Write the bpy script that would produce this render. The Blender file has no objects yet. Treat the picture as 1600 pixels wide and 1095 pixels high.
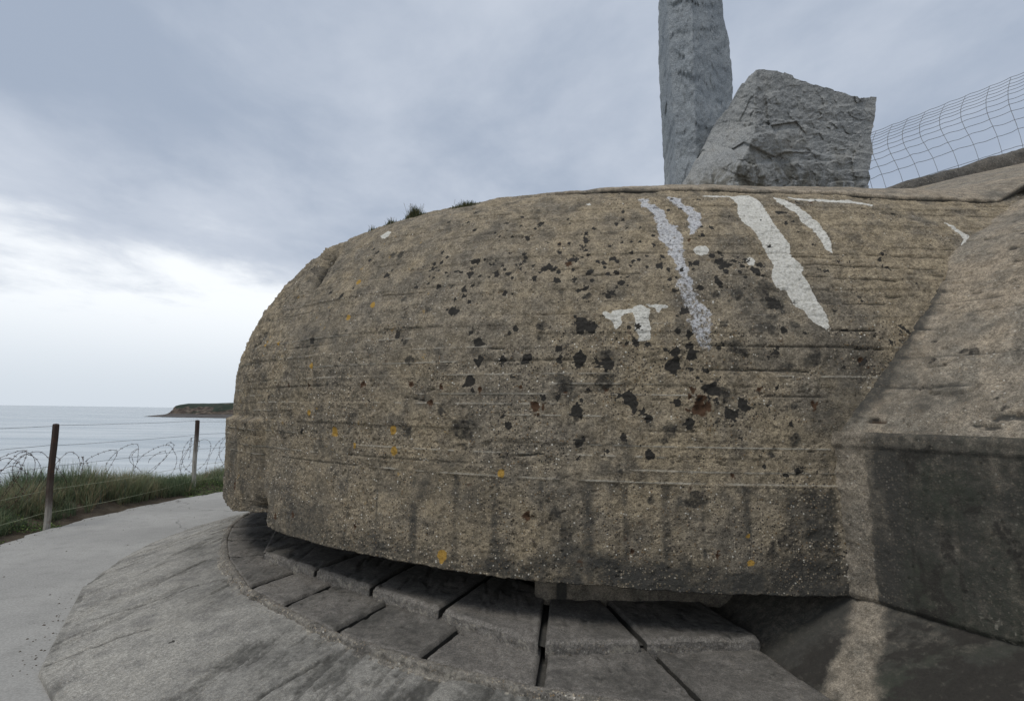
import bpy, math, random
import numpy as np
from mathutils import Matrix, Vector

SC = bpy.context.scene
COL = SC.collection
random.seed(7)
RNG = np.random.default_rng(7)

# ------------------------------------------------------------------ camera
EYE = 1.6
FPX = 850.0                      # focal length in pixels of a 1600 px wide frame
roll = math.atan(0.015)
pitch = math.atan(96.5 * math.cos(roll) / FPX)
Fv = Vector((0, math.cos(pitch), math.sin(pitch)))
U0 = Vector((0, -math.sin(pitch), math.cos(pitch)))
R0v = Vector((1, 0, 0))
Rv = math.cos(roll) * R0v + math.sin(roll) * U0
Uv = -math.sin(roll) * R0v + math.cos(roll) * U0
cam_data = bpy.data.cameras.new('camera')
cam = bpy.data.objects.new('camera', cam_data)
COL.objects.link(cam)
cam_data.sensor_width = 36.0
cam_data.lens = FPX / 1600.0 * 36.0
cam_data.clip_start = 0.05
cam_data.clip_end = 60000.0
cam.matrix_world = Matrix(((Rv.x, Uv.x, -Fv.x, 0), (Rv.y, Uv.y, -Fv.y, 0), (Rv.z, Uv.z, -Fv.z, EYE), (0, 0, 0, 1)))
SC.camera = cam

# ------------------------------------------------------------------ sky, sun, exposure
SUN_EL, SUN_AZ = math.radians(62), math.radians(222)      # azimuth measured clockwise from +Y
world = bpy.data.worlds.new('World'); SC.world = world
world.use_nodes = True
nt = world.node_tree; nt.nodes.clear()

class N:
    """tiny node helper"""
    def __init__(s, tree): s.t = tree
    def new(s, typ, ins=None, **kw):
        n = s.t.nodes.new(typ)
        for k, v in kw.items(): setattr(n, k, v)
        for k, v in (ins or {}).items():
            if hasattr(v, 'is_output'): s.t.links.new(v, n.inputs[k])
            else: n.inputs[k].default_value = v
        return n
    def math(s, op, a, b=0.0, c=0.0, clamp=False):
        n = s.new('ShaderNodeMath', {0: a, 1: b, 2: c}, operation=op, use_clamp=clamp); return n.outputs[0]
    def mix(s, f, a, b, blend='MIX'):
        n = s.new('ShaderNodeMix', data_type='RGBA', blend_type=blend)
        for i, v in ((0, f), (6, a), (7, b)):
            if hasattr(v, 'is_output'): s.t.links.new(v, n.inputs[i])
            else: n.inputs[i].default_value = v if i == 0 else (tuple(v) + (1,))[:4]
        return n.outputs[2]
    def noise(s, vec, scale, detail=4, rough=.55, dist=0.0):
        return s.new('ShaderNodeTexNoise', {'Vector': vec, 'Scale': scale, 'Detail': detail, 'Roughness': rough, 'Distortion': dist}).outputs[0]
    def sstep(s, v, lo, hi, a=0.0, b=1.0):
        n = s.new('ShaderNodeMapRange', {0: v, 1: lo, 2: hi, 3: a, 4: b}, interpolation_type='SMOOTHSTEP'); return n.outputs[0]
    def mapv(s, vec, scale=(1, 1, 1), rot=(0, 0, 0), loc=(0, 0, 0)):
        return s.new('ShaderNodeMapping', {'Vector': vec, 'Scale': scale, 'Rotation': rot, 'Location': loc}).outputs[0]

g = N(nt)
dirv = g.new('ShaderNodeTexCoord').outputs['Generated']
sp = g.new('ShaderNodeSeparateXYZ', {0: dirv})
dz = g.math('MAXIMUM', sp.outputs[2], 0.0)
zz_ = g.math('ADD', dz, 0.10)
cl = g.new('ShaderNodeCombineXYZ', {0: g.math('DIVIDE', sp.outputs[0], zz_), 1: g.math('DIVIDE', sp.outputs[1], zz_), 2: 0.0}).outputs[0]
wrp = g.new('ShaderNodeTexNoise', {'Vector': cl, 'Scale': .5, 'Detail': 3.0}).outputs['Color']
clw = g.new('ShaderNodeMix', {0: .35, 4: cl, 5: wrp}, data_type='VECTOR').outputs[1]
clw = g.new('ShaderNodeVectorMath', {0: cl, 1: g.new('ShaderNodeVectorMath', {0: wrp, 3: .45}, operation='SCALE').outputs[0]}, operation='ADD').outputs[0]
band = g.mapv(clw, scale=(0.40, 0.36, 1), rot=(0, 0, math.radians(24)), loc=(3.1, 1.7, 0))
n1 = g.noise(band, 1.0, 6, .5, .1)
band2 = g.mapv(clw, scale=(1.0, .8, 1), rot=(0, 0, math.radians(38)), loc=(7.3, 2.2, 0))
n2 = g.noise(band2, 1.7, 8, .58, .15)
big = g.noise(g.mapv(clw, scale=(.3, .2, 1), loc=(1.2, 5.0, 0)), 1.0, 3, .5)
nn = g.math('ADD', g.math('MULTIPLY', n1, .43), g.math('ADD', g.math('MULTIPLY', n2, .29), g.math('MULTIPLY', big, .28)))
low = g.sstep(dz, .03, .36, 1, 0)                     # nearer the horizon the deck is thinner and brighter
thick = g.math('ADD', nn, g.math('MULTIPLY', low, .19))
cA = g.mix(g.sstep(thick, .41, .56), (.345, .405, .505), (.53, .58, .665))
cB = g.mix(g.sstep(thick, .535, .655), cA, (.90, .93, .96))
hz = g.sstep(dz, 0.0, .19, 1, 0)
cC = g.mix(g.math('MULTIPLY', hz, .85), cB, (.555, .62, .695))
sky = g.new('ShaderNodeTexSky', sky_type='NISHITA', sun_disc=False, sun_elevation=SUN_EL, sun_rotation=SUN_AZ)
bg1 = g.new('ShaderNodeBackground', {'Color': sky.outputs[0], 'Strength': .05})
bg2 = g.new('ShaderNodeBackground', {'Color': cC, 'Strength': 1.0})
mixs = g.new('ShaderNodeMixShader', {0: .93, 1: bg1.outputs[0], 2: bg2.outputs[0]})
g.new('ShaderNodeOutputWorld', {0: mixs.outputs[0]})

sun_d = bpy.data.lights.new('sun', 'SUN'); sun_d.energy = 1.5; sun_d.angle = math.radians(22); sun_d.color = (1, .96, .9)
sun = bpy.data.objects.new('sun', sun_d); COL.objects.link(sun)
sd = Vector((math.sin(SUN_AZ) * math.cos(SUN_EL), math.cos(SUN_AZ) * math.cos(SUN_EL), math.sin(SUN_EL)))
sun.rotation_euler = sd.to_track_quat('Z', 'Y').to_euler()
SC.view_settings.view_transform = 'Standard'; SC.view_settings.look = 'None'
SC.view_settings.exposure = 0.20; SC.view_settings.gamma = 1.0; SC.view_settings.use_curve_mapping = False
SC.render.engine = 'CYCLES'

# ------------------------------------------------------------------ numpy noise
def _h(ix, iy, iz, seed):
    h = (ix.astype(np.uint32) * np.uint32(374761393) + iy.astype(np.uint32) * np.uint32(668265263)
         + iz.astype(np.uint32) * np.uint32(2147483647 - 5) + np.uint32(seed * 1013904223 & 0xffffffff))
    h = (h ^ (h >> np.uint32(13))) * np.uint32(1274126177)
    h = (h ^ (h >> np.uint32(16))) * np.uint32(2246822519)
    return ((h ^ (h >> np.uint32(15))) & np.uint32(0xffffff)).astype(np.float32) / np.float32(0xffffff)
def vn(x, y, z, seed=0):
    """value noise 0..1"""
    x, y, z = np.broadcast_arrays(np.asarray(x, np.float32), np.asarray(y, np.float32), np.asarray(z, np.float32))
    fx, fy, fz = np.floor(x), np.floor(y), np.floor(z)
    ix, iy, iz = fx.astype(np.int64), fy.astype(np.int64), fz.astype(np.int64)
    u, v, w = x - fx, y - fy, z - fz
    u = u * u * (3 - 2 * u); v = v * v * (3 - 2 * v); w = w * w * (3 - 2 * w)
    r = 0
    for a in (0, 1):
        for b in (0, 1):
            for c in (0, 1):
                r = r + (u if a else 1 - u) * (v if b else 1 - v) * (w if c else 1 - w) * _h(ix + a, iy + b, iz + c, seed)
    return r
def fbm(x, y, z, sc, octs=4, seed=0, rough=.5):
    t = 0; amp = 1; tot = 0
    for k in range(octs):
        t = t + amp * vn(x * sc, y * sc, z * sc, seed + k * 17); tot += amp; amp *= rough; sc = sc * 2.03
    return t / tot
def ss(v, a, b):
    t = np.clip((v - a) / (b - a), 0, 1); return t * t * (3 - 2 * t)

# ------------------------------------------------------------------ object helpers
def finish(o, label=None, cat=None, group=None, kind=None):
    if label: o['label'] = label
    if cat: o['category'] = cat
    if group: o['group'] = group
    if kind: o['kind'] = kind
    return o
def empty(name, loc=(0, 0, 0), **kw):
    o = bpy.data.objects.new(name, None); COL.objects.link(o); o.location = loc; o.empty_display_size = .2
    return finish(o, **kw)
def mesh_np(name, V, Q, mat, parent=None, smooth=True, attrs=None, **kw):
    """V (n,3); Q (m,3) or (m,4) faces"""
    me = bpy.data.meshes.new(name)
    V = np.ascontiguousarray(V, np.float32); Q = np.ascontiguousarray(Q, np.int32)
    k = Q.shape[1]
    me.vertices.add(len(V)); me.vertices.foreach_set('co', V.ravel())
    me.loops.add(Q.size); me.loops.foreach_set('vertex_index', Q.ravel())
    me.polygons.add(len(Q)); me.polygons.foreach_set('loop_start', np.arange(0, Q.size, k, dtype=np.int32))
    me.polygons.foreach_set('use_smooth', np.full(len(Q), smooth, bool))
    me.update(calc_edges=True); me.validate()
    for an, arr in (attrs or {}).items():
        at = me.attributes.new(an, 'FLOAT_COLOR', 'POINT')
        c = np.ones((len(V), 4), np.float32); c[:, :3] = arr.reshape(-1, 3); at.data.foreach_set('color', c.ravel())
    if mat: me.materials.append(mat)
    o = bpy.data.objects.new(name, me); COL.objects.link(o)
    if parent: o.parent = parent
    return finish(o, **kw)
def grid_faces(n, m, flip=False, off=0):
    i, j = np.meshgrid(np.arange(n - 1), np.arange(m - 1), indexing='ij')
    a = (i * m + j).ravel() + off
    q = np.stack([a, a + m, a + m + 1, a + 1], 1)
    return q[:, ::-1] if flip else q
def grid(name, P, mat, parent=None, flip=False, attrs=None, **kw):
    n, m = P.shape[:2]
    return mesh_np(name, P.reshape(-1, 3), grid_faces(n, m, flip), mat, parent, True, attrs, **kw)
def tubes(paths, r=.003, k=5):
    """one mesh of thin tubes along polylines"""
    VV, QQ, off = [], [], 0
    for p in paths:
        p = np.asarray(p, float); n = len(p)
        t = np.gradient(p, axis=0); t /= np.linalg.norm(t, axis=1)[:, None] + 1e-9
        up = np.tile([0, 0, 1.], (n, 1)); up[np.abs(t[:, 2]) > .9] = (1, 0, 0)
        a = np.cross(t, up); a /= np.linalg.norm(a, axis=1)[:, None] + 1e-9; b = np.cross(t, a)
        th = np.arange(k) / k * 2 * math.pi
        R = p[:, None] + r * (np.cos(th)[None, :, None] * a[:, None] + np.sin(th)[None, :, None] * b[:, None])
        VV.append(R.reshape(-1, 3))
        i, j = np.meshgrid(np.arange(n - 1), np.arange(k), indexing='ij')
        j2 = (j + 1) % k
        QQ.append(np.stack([i * k + j, (i + 1) * k + j, (i + 1) * k + j2, i * k + j2], -1).reshape(-1, 4) + off)
        off += n * k
    return np.concatenate(VV), np.concatenate(QQ)
def box_vq(x0, x1, y0, y1, z0, z1):
    V = np.array([(x, y, z) for x in (x0, x1) for y in (y0, y1) for z in (z0, z1)], float)
    Q = np.array([(0, 1, 3, 2), (4, 6, 7, 5), (0, 4, 5, 1), (2, 3, 7, 6), (0, 2, 6, 4), (1, 5, 7, 3)])
    return V, Q

# ------------------------------------------------------------------ materials
def new_mat(name):
    m = bpy.data.materials.new(name); m.use_nodes = True; m.node_tree.nodes.clear(); return m, N(m.node_tree)
def out(g, col, rough, normal=None, spec=.3):
    ins = {'Base Color': col, 'Roughness': rough, 'Specular IOR Level': spec}
    if normal is not None: ins['Normal'] = normal
    b = g.new('ShaderNodeBsdfPrincipled', ins); g.new('ShaderNodeOutputMaterial', {0: b.outputs[0]})
def bump(g, h, dist, strength=1.0, n=None):
    ins = {'Height': h, 'Distance': dist, 'Strength': strength}
    if n is not None: ins['Normal'] = n
    return g.new('ShaderNodeBump', ins).outputs[0]

def concrete(name, ca, cb, cdark, speck=.5, rough_bump=.006, masks=True, streak=None, scale=1.0, brush=None, mott=1.0):
    m, g = new_mat(name)
    pos = g.new('ShaderNodeNewGeometry').outputs['Position']
    nb = g.noise(pos, .9 * scale, 5, .6); nm = g.noise(pos, 5 * scale, 6, .62); nf = g.noise(pos, 62 * scale, 6, .78); nff = g.noise(pos, 190 * scale, 3, .7)
    col = g.mix(g.sstep(g.math('ADD', g.math('MULTIPLY', nb, .6), g.math('MULTIPLY', nm, .4)), .38, .62), ca, cb)
    n12 = g.noise(pos, 15 * scale, 5, .7)
    col = g.mix(g.sstep(nm, .48, .68, 0, .65), col, cdark)
    kk = g.sstep(n12, .34, .66, 1 - .27 * mott, 1 + .27 * mott)
    col = g.mix(1.0, col, g.new('ShaderNodeCombineColor', {0: kk, 1: kk, 2: kk}).outputs[0], 'MULTIPLY')
    nfd = g.math('MULTIPLY', g.sstep(nf, .30, .70, .60, 1.40), g.sstep(nff, .3, .7, .62, 1.38))
    if brush is not None:
        bv = g.mapv(g.mapv(pos, rot=(0, 0, brush)), scale=(1, .11, 1))
        br = g.noise(bv, 46, 6, .72); nfd = g.math('MULTIPLY', nfd, g.sstep(br, .3, .7, .86, 1.12))
    col = g.mix(1.0, col, g.new('ShaderNodeCombineColor', {0: nfd, 1: nfd, 2: nfd}).outputs[0], 'MULTIPLY')
    # aggregate: small stones of different colour showing in the paste
    v1 = g.new('ShaderNodeTexVoronoi', {'Vector': pos, 'Scale': 75.0, 'Randomness': 1.0})
    sc1 = g.new('ShaderNodeSeparateColor', {0: v1.outputs['Color']})
    stone = g.new('ShaderNodeValToRGB', {0: sc1.outputs[0]})
    cr = stone.color_ramp; cr.interpolation = 'CONSTANT'
    els = [(0, (.055, .048, .042)), (.26, (.12, .10, .08)), (.45, (.28, .23, .16)), (.64, (.19, .13, .07)), (.76, (.44, .37, .27)), (.955, (.70, .66, .57))]
    cr.elements[0].position = 0; cr.elements[0].color = els[0][1] + (1,)
    cr.elements[1].position = els[1][0]; cr.elements[1].color = els[1][1] + (1,)
    for p_, c_ in els[2:]:
        e = cr.elements.new(p_); e.color = c_ + (1,)
    inst = g.math('MULTIPLY', g.sstep(v1.outputs['Distance'], .25, .52, 1, 0), g.sstep(sc1.outputs[1], .34, .42))
    patch = g.sstep(g.noise(pos, 3.1, 4, .6), .36, .60, .35, 1.0)
    sfac = g.math('MULTIPLY', g.math('MULTIPLY', inst, patch), speck)
    h = g.math('ADD', g.math('MULTIPLY', nf, .8), g.math('MULTIPLY', sfac, .35))
    h = g.math('ADD', h, g.math('MULTIPLY', nff, .4))
    if brush is not None: h = g.math('ADD', h, g.math('MULTIPLY', br, .5))
    if masks:
        A = g.new('ShaderNodeSeparateColor', {0: g.new('ShaderNodeAttribute', attribute_name='mA').outputs[0]}).outputs
        B = g.new('ShaderNodeSeparateColor', {0: g.new('ShaderNodeAttribute', attribute_name='mB').outputs[0]}).outputs
        C_ = g.new('ShaderNodeSeparateColor', {0: g.new('ShaderNodeAttribute', attribute_name='mC').outputs[0]}).outputs
        sfac = g.math('MULTIPLY', sfac, g.math('ADD', .45, g.math('MULTIPLY', C_[1], 1.3)), clamp=True)
        col = g.mix(sfac, col, stone.outputs[0])
        nw = g.math('SUBTRACT', g.math('ADD', g.math('MULTIPLY', nf, .5), g.math('MULTIPLY', g.noise(pos, 28, 5, .7), .5)), .5)
        def th(v, lo=.35, hi=.6, k=1.1): return g.sstep(g.math('ADD', v, g.math('MULTIPLY', nw, g.math('MULTIPLY', k, g.sstep(v, .0, .25)))), lo, hi)
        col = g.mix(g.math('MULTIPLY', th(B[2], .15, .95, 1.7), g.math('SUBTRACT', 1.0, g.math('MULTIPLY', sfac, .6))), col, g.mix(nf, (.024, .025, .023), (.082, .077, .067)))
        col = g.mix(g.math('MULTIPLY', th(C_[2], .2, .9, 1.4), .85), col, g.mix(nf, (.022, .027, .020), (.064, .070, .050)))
        col = g.mix(th(C_[0], .3, .8), col, (.36, .33, .27))
        col = g.mix(th(B[1], .2, .8), col, g.mix(nf, (.035, .022, .015), (.12, .066, .036)))
        lil = g.mix(g.sstep(nf, .33, .58), (.20, .20, .215), (.63, .635, .65))
        col = g.mix(g.math('MULTIPLY', th(A[2], .35, .62, 1.9), .85), col, lil)
        col = g.mix(th(A[1], .42, .60, 2.0), col, g.mix(g.sstep(nf, .32, .60), (.42, .40, .34), g.mix(nm, (.62, .60, .54), (.76, .74, .68))))
        col = g.mix(th(B[0], .25, .75), col, g.mix(nf, (.30, .17, .035), (.46, .29, .07)))
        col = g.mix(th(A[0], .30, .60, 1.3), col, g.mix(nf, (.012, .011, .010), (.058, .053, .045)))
    else:
        col = g.mix(sfac, col, stone.outputs[0])
    out(g, col, .93, bump(g, h, rough_bump, 1.0), .25)
    return m
BLACK=[-1.499,2.573,15,-1.483,2.453,18,-1.354,2.406,12,-1.086,2.449,10,-0.732,2.419,20,-0.677,2.463,17,-0.652,2.364,11,-0.558,2.353,10,-0.898,2.366,17,-1.522,2.319,12,-1.398,2.295,20,-0.321,2.561,20,-0.111,2.353,16,0.485,2.524,28,0.552,2.431,12,-0.471,2.268,14,-1.147,2.217,17,-1.078,2.222,14,-0.954,2.234,21,-0.698,2.215,12,-0.629,2.218,12,-0.568,2.212,12,-0.471,2.175,16,-1.137,2.136,19,-1.046,2.058,34,-0.951,2.143,16,-0.936,2.103,13,-0.977,2.086,11,-0.872,2.039,20,-0.831,2.034,13,-0.82,1.99,14,-0.762,2.063,24,-0.729,2.038,18,-1.404,2.133,14,-1.384,2.102,14,-1.394,2.069,16,-1.441,2.035,11,-1.406,1.999,14,-1.366,1.956,12,-1.321,2.02,10,-1.231,1.986,27,-1.198,2.006,24,-1.264,1.962,16,-1.13,1.957,16,-0.918,1.947,26,-1.034,1.966,16,-1.139,1.879,26,-1.294,1.904,21,-0.904,1.878,17,-0.798,1.927,26,-0.738,1.937,18,-0.63,2.115,13,-0.53,2.08,13,-0.628,2.034,16,-0.587,2.048,17,-0.539,1.975,13,-0.65,1.995,12,-0.427,2.068,20,-0.461,1.988,29,-0.402,1.956,18,-0.238,1.956,12,-0.4,1.875,18,-0.357,1.888,10,-0.38,1.791,21,-0.995,1.808,17,-0.71,1.856,28,-0.741,1.816,11,-0.8,1.758,23,-0.774,1.778,18,-0.667,1.899,10,-0.673,1.532,15,-0.963,1.556,60,-0.894,1.538,35,-0.09,2.073,26,-0.035,2.043,29,-0.059,2.031,21,-0.029,2.106,18,-0.013,1.993,31,-0.05,1.975,21,0.048,2.033,19,-0.203,2.011,28,-0.245,1.999,18,-0.024,1.941,26,0.098,1.995,23,0.067,1.94,18,0.085,2.077,10,0.21,2.006,23,0.092,1.898,13,-0.091,1.853,35,-0.206,1.815,23,0.265,1.527,24,-0.325,1.642,32,-0.314,1.487,27,-1.39,1.532,31,-1.098,1.401,27,-0.973,1.337,37,-1.315,1.34,40,-0.803,1.306,41,-0.634,1.423,19,-0.564,1.427,19,-0.461,1.389,19,-0.397,1.383,29,-0.312,1.418,27,-0.308,1.357,36,-0.405,1.305,42,-0.224,1.267,22,-0.195,1.147,50,0.234,1.727,37,0.581,1.97,15,0.627,1.954,12,0.615,2.202,12,0.551,2.321,8,-1.452,1.914,11,-0.674,1.112,26,0.173,1.945,31,-1.891,2.472,21,-1.998,2.583,16,-1.614,2.505,18,-1.684,2.391,15,-1.634,2.339,15,-1.588,2.397,12,-2.121,2.254,18,-2.051,2.185,18,-2.091,2.145,21,-2.152,2.137,15,-2.09,2.068,16,-2.006,2.028,13,-2.154,2.096,21,-1.922,2.032,23,-1.875,2.013,16,-1.794,2.109,26,-1.756,2.101,20,-1.704,2.109,14,-1.795,2.049,20,-1.795,1.986,28,-1.708,1.956,15,-1.747,1.882,14,-1.976,1.986,14,-1.811,1.848,30,-1.802,1.8,16,-1.754,1.754,15,-2.036,1.905,20,-2.133,1.937,17,-2.15,2.011,12,-1.613,2.093,11,-1.62,2.049,14,-1.578,1.958,23,-1.487,1.951,27,-1.525,1.999,14,-1.631,1.939,11,-1.547,2.035,12,-1.495,1.801,23,-1.881,1.687,33,-1.834,1.682,27,-2.607,2.086,34,-3.041,1.923,26,-2.975,2.437,20,-1.645,1.447,42,-1.625,1.345,26,-1.467,1.338,26,-1.709,1.515,16,-1.43,1.506,15,-3.23,1.541,32,-2.294,1.542,28,-1.514,2.147,14,-2.92,2.291,20,-1.315,1.322,25,-1.103,1.32,25,-0.976,1.319,33,-0.803,1.308,43,-0.406,1.307,45,-0.206,1.151,47,-0.673,1.079,53,-0.99,1.019,35,-1.196,1.094,19,-0.964,1.079,14,-1.113,1.091,14,-0.396,1.07,29,-0.565,0.973,32,-0.603,1.014,19,-0.103,1.015,39,-0.065,1.009,29,-0.01,1.055,42,-0.332,0.951,34,-0.974,0.823,29,-0.572,0.766,34,-1.425,0.92,19,0.088,0.712,15,0.203,0.66,18,-1.69,1.193,41,-1.635,1.316,25,-1.462,1.327,27,-1.417,0.916,24]
FAINT=[-1.114,1.801,18,-0.935,1.757,23,-0.12,1.764,25,0.023,1.767,40,0.191,1.828,43,0.224,1.705,45,0.287,1.65,17,0.218,1.607,22,0.187,1.532,43,0.337,1.561,27,-0.096,1.561,24,-1.225,1.548,36,-1.234,1.467,15,-0.827,1.368,31,-0.061,1.421,36,0.009,1.385,36,-0.126,1.142,30,0.444,1.343,42,0.212,1.364,19,0.279,1.298,22,-0.156,1.213,14,-1.058,1.17,61,-0.828,1.183,61,-2.652,2.288,32,-2.562,2.288,35,-2.221,1.479,21,-2.164,1.343,38,-2.072,1.708,22,-3.602,1.409,23,-2.312,1.816,20,-0.116,1.139,32,-0.997,0.968,20,-0.445,0.9,37,-0.169,0.975,20,-0.698,0.817,16,-0.736,0.661,13,0.148,1.077,16,0.274,1.06,22,0.269,0.863,32,0.131,0.776,18,-1.041,0.301,46,-1.122,0.398,40,-0.56,0.502,28,-0.33,0.503,51,0.179,0.287,50,0.108,0.225,38,-1.742,0.881,61,-1.696,0.856,35,-1.899,1.001,28,-2.168,0.863,36,-3.133,0.826,16,-2.961,1.193,19]
ORANGE=[-3.211,0.972,23,-2.879,0.837,31,-2.297,0.866,26,-2.659,0.744,18,-2.283,0.728,29,-1.463,0.622,21,-1.863,0.084,36,-0.02,0.178,16,-0.027,0.32,10,-1.458,0.625,17,-4.105,1.59,25,-3.789,1.562,17,-2.848,1.713,21,-2.607,1.793,24,-2.913,2.054,21,-3.173,1.34,22]
RUST=[-2.572,1.187,20,-2.146,1.175,17,-1.896,1.16,14,-1.614,1.145,15,-3.204,1.189,15,-3.523,1.201,14,-4.605,0.291,28,-2.632,0.179,19,-3.718,0.126,16,-3.43,0.171,15,-1.982,1.058,20,-1.059,1.129,12,-1.347,1.156,11,-0.817,1.145,11,-0.303,1.15,12,0.089,1.155,12,0.398,1.081,12,-0.261,1.084,29,-0.268,1.039,39,-0.229,1.052,26,-1.245,1.046,30,-1.292,0.377,22,-0.67,0.21,13,-0.202,0.212,13,-0.102,0.659,10,-1.065,2.022,19,-0.222,2.225,11,0.766,2.688,17,-1.144,2.221,12,0.711,1.34,23,0.403,1.065,15]
PAINT=[[(0.191,2.759),(0.352,2.798),(0.392,2.66),(0.402,2.464),(0.424,2.307),(0.456,2.209),(0.437,2.075),(0.489,1.985),(0.461,1.934),(0.498,1.826),(0.523,1.711),(0.549,1.612),(0.547,1.544),(0.519,1.524),(0.478,1.563),(0.439,1.611),(0.413,1.666),(0.369,1.687),(0.354,1.736),(0.337,1.808),(0.305,1.801),(0.264,1.852),(0.263,1.914),(0.299,1.999),(0.276,2.109),(0.27,2.185),(0.239,2.324),(0.19,2.4),(0.177,2.508),(0.213,2.614)],
[(0.513,2.752),(0.557,2.715),(0.646,2.599),(0.699,2.472),(0.734,2.379),(0.74,2.235),(0.719,2.128),(0.686,2.156),(0.678,2.253),(0.657,2.355),(0.601,2.433),(0.608,2.494),(0.559,2.597),(0.51,2.664)],
[(-0.838,1.631),(-0.826,1.648),(-0.782,1.633),(-0.776,1.652),(-0.701,1.658),(-0.644,1.671),(-0.637,1.688),(-0.587,1.692),(-0.539,1.656),(-0.555,1.6),(-0.54,1.532),(-0.549,1.448),(-0.621,1.442),(-0.614,1.48),(-0.637,1.512),(-0.629,1.573),(-0.645,1.643),(-0.702,1.615),(-0.721,1.601),(-0.715,1.56),(-0.741,1.526),(-0.759,1.509),(-0.771,1.56),(-0.783,1.581),(-0.814,1.602)],
[(-0.562,1.692),(-0.538,1.685),(-0.506,1.691),(-0.426,1.687),(-0.427,1.667),(-0.465,1.663),(-0.485,1.63),(-0.503,1.642),(-0.508,1.67),(-0.538,1.67)],
[(-0.212,2.134),(-0.176,2.167),(-0.119,2.17),(-0.096,2.139),(-0.116,2.097),(-0.164,2.081),(-0.202,2.097)],
[(0.135,2.059),(0.163,2.078),(0.186,2.065),(0.185,2.023),(0.163,1.996),(0.138,2.004)],
[(-0.152,1.721),(-0.135,1.725),(-0.128,1.711),(-0.145,1.697)],
[(-0.972,2.713),(-0.938,2.717),(-0.924,2.687),(-0.957,2.681)],
[(-0.012,2.75),(0.08,2.784),(0.225,2.774),(0.2,2.743),(0.081,2.738)],
[(1.604,2.449),(1.66,2.4),(1.725,2.292),(1.72,2.263),(1.669,2.219),(1.607,2.212),(1.661,2.276),(1.643,2.367)],
[(0.615,2.76),(0.8,2.738),(1.221,2.681),(1.198,2.654),(0.781,2.695),(0.642,2.72)],
[(-3.021,2.613),(-2.956,2.671),(-2.893,2.644),(-2.885,2.58),(-2.949,2.559)]]
SMEAR=[[(-0.569,2.762),(-0.456,2.734),(-0.356,2.54),(-0.316,2.404),(-0.266,2.305),(-0.27,2.235),(-0.276,2.1),(-0.269,1.973),(-0.258,1.859),(-0.254,1.837),(-0.3,1.829),(-0.328,1.922),(-0.356,1.956),(-0.374,2.082),(-0.399,2.159),(-0.425,2.237),(-0.442,2.407),(-0.453,2.504),(-0.516,2.639)],
[(-0.313,2.749),(-0.205,2.748),(-0.166,2.633),(-0.084,2.54),(-0.097,2.416),(-0.174,2.255),(-0.213,2.275),(-0.185,2.392),(-0.193,2.5),(-0.261,2.633)],
[(-0.36,1.8),(-0.317,1.785),(-0.298,1.727),(-0.201,1.699),(-0.177,1.643),(-0.166,1.533),(-0.172,1.395),(-0.195,1.364),(-0.254,1.394),(-0.28,1.468),(-0.309,1.559),(-0.31,1.614),(-0.335,1.727)],
[(-0.331,1.947),(-0.256,1.875),(-0.26,1.785),(-0.196,1.692),(-0.193,1.614),(-0.305,1.6),(-0.337,1.713),(-0.359,1.814)]]
CRACK=[[(-1.114,1.919),(-0.838,1.919),(-0.588,1.926)],
[(-0.2,1.267),(0.109,1.271),(0.396,1.267)],
[(-2.545,1.873),(-2.345,1.863),(-2.145,1.86)],
[(-2.424,1.58),(-2.173,1.576),(-1.929,1.575)],
[(-1.544,1.402),(-1.409,1.399)],
[(0.908,2.118),(1.452,2.088)],
[(0.491,2.014),(0.923,2.005),(1.347,1.981)],
[(1.143,1.94),(1.362,1.925)],
[(0.482,1.915),(0.793,1.898),(1.122,1.881)],
[(0.905,1.768),(1.125,1.772)],
[(0.546,1.716),(0.926,1.71)],
[(0.558,1.529),(0.824,1.529)],
[(0.683,1.411),(0.858,1.41)],
[(1.149,2.193),(1.546,2.165)],
[(1.25,2.562),(1.66,2.554),(2.028,2.545)],
[(-0.124,2.606),(0.188,2.6)],
[(-2.205,1.085),(-2.117,1.08),(-1.981,1.062),(-1.949,1.044)],
[(-4.142,2.471),(-3.836,2.523)],
[(-1.477,0.719),(-1.192,0.75)],
[(0.44,2.084),(0.595,2.078),(0.695,2.071)],
[(0.024,1.918),(0.251,1.906)],
[],
[(-2.332,2.678),(-1.923,2.646),(-1.598,2.621)]]
STREAK=[-2.725,37,-2.423,22,-2.095,68,-1.765,81,-1.495,79,-1.202,54,-0.923,83,-0.706,45,-0.476,59,-0.269,29,-0.024,58,0.227,80,0.362,146,0.472,58]
SEAM=[-2.618,0.629,-2.089,0.63,-1.475,0.615,-0.995,0.611,-0.443,0.605,0.097,0.606,0.546,0.612]

# ================================================================== THE GROUND, SEA AND FAR COAST
def sheet_mat(name, f):
    m, g = new_mat(name); f(g, g.new('ShaderNodeNewGeometry').outputs['Position']); return m

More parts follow.
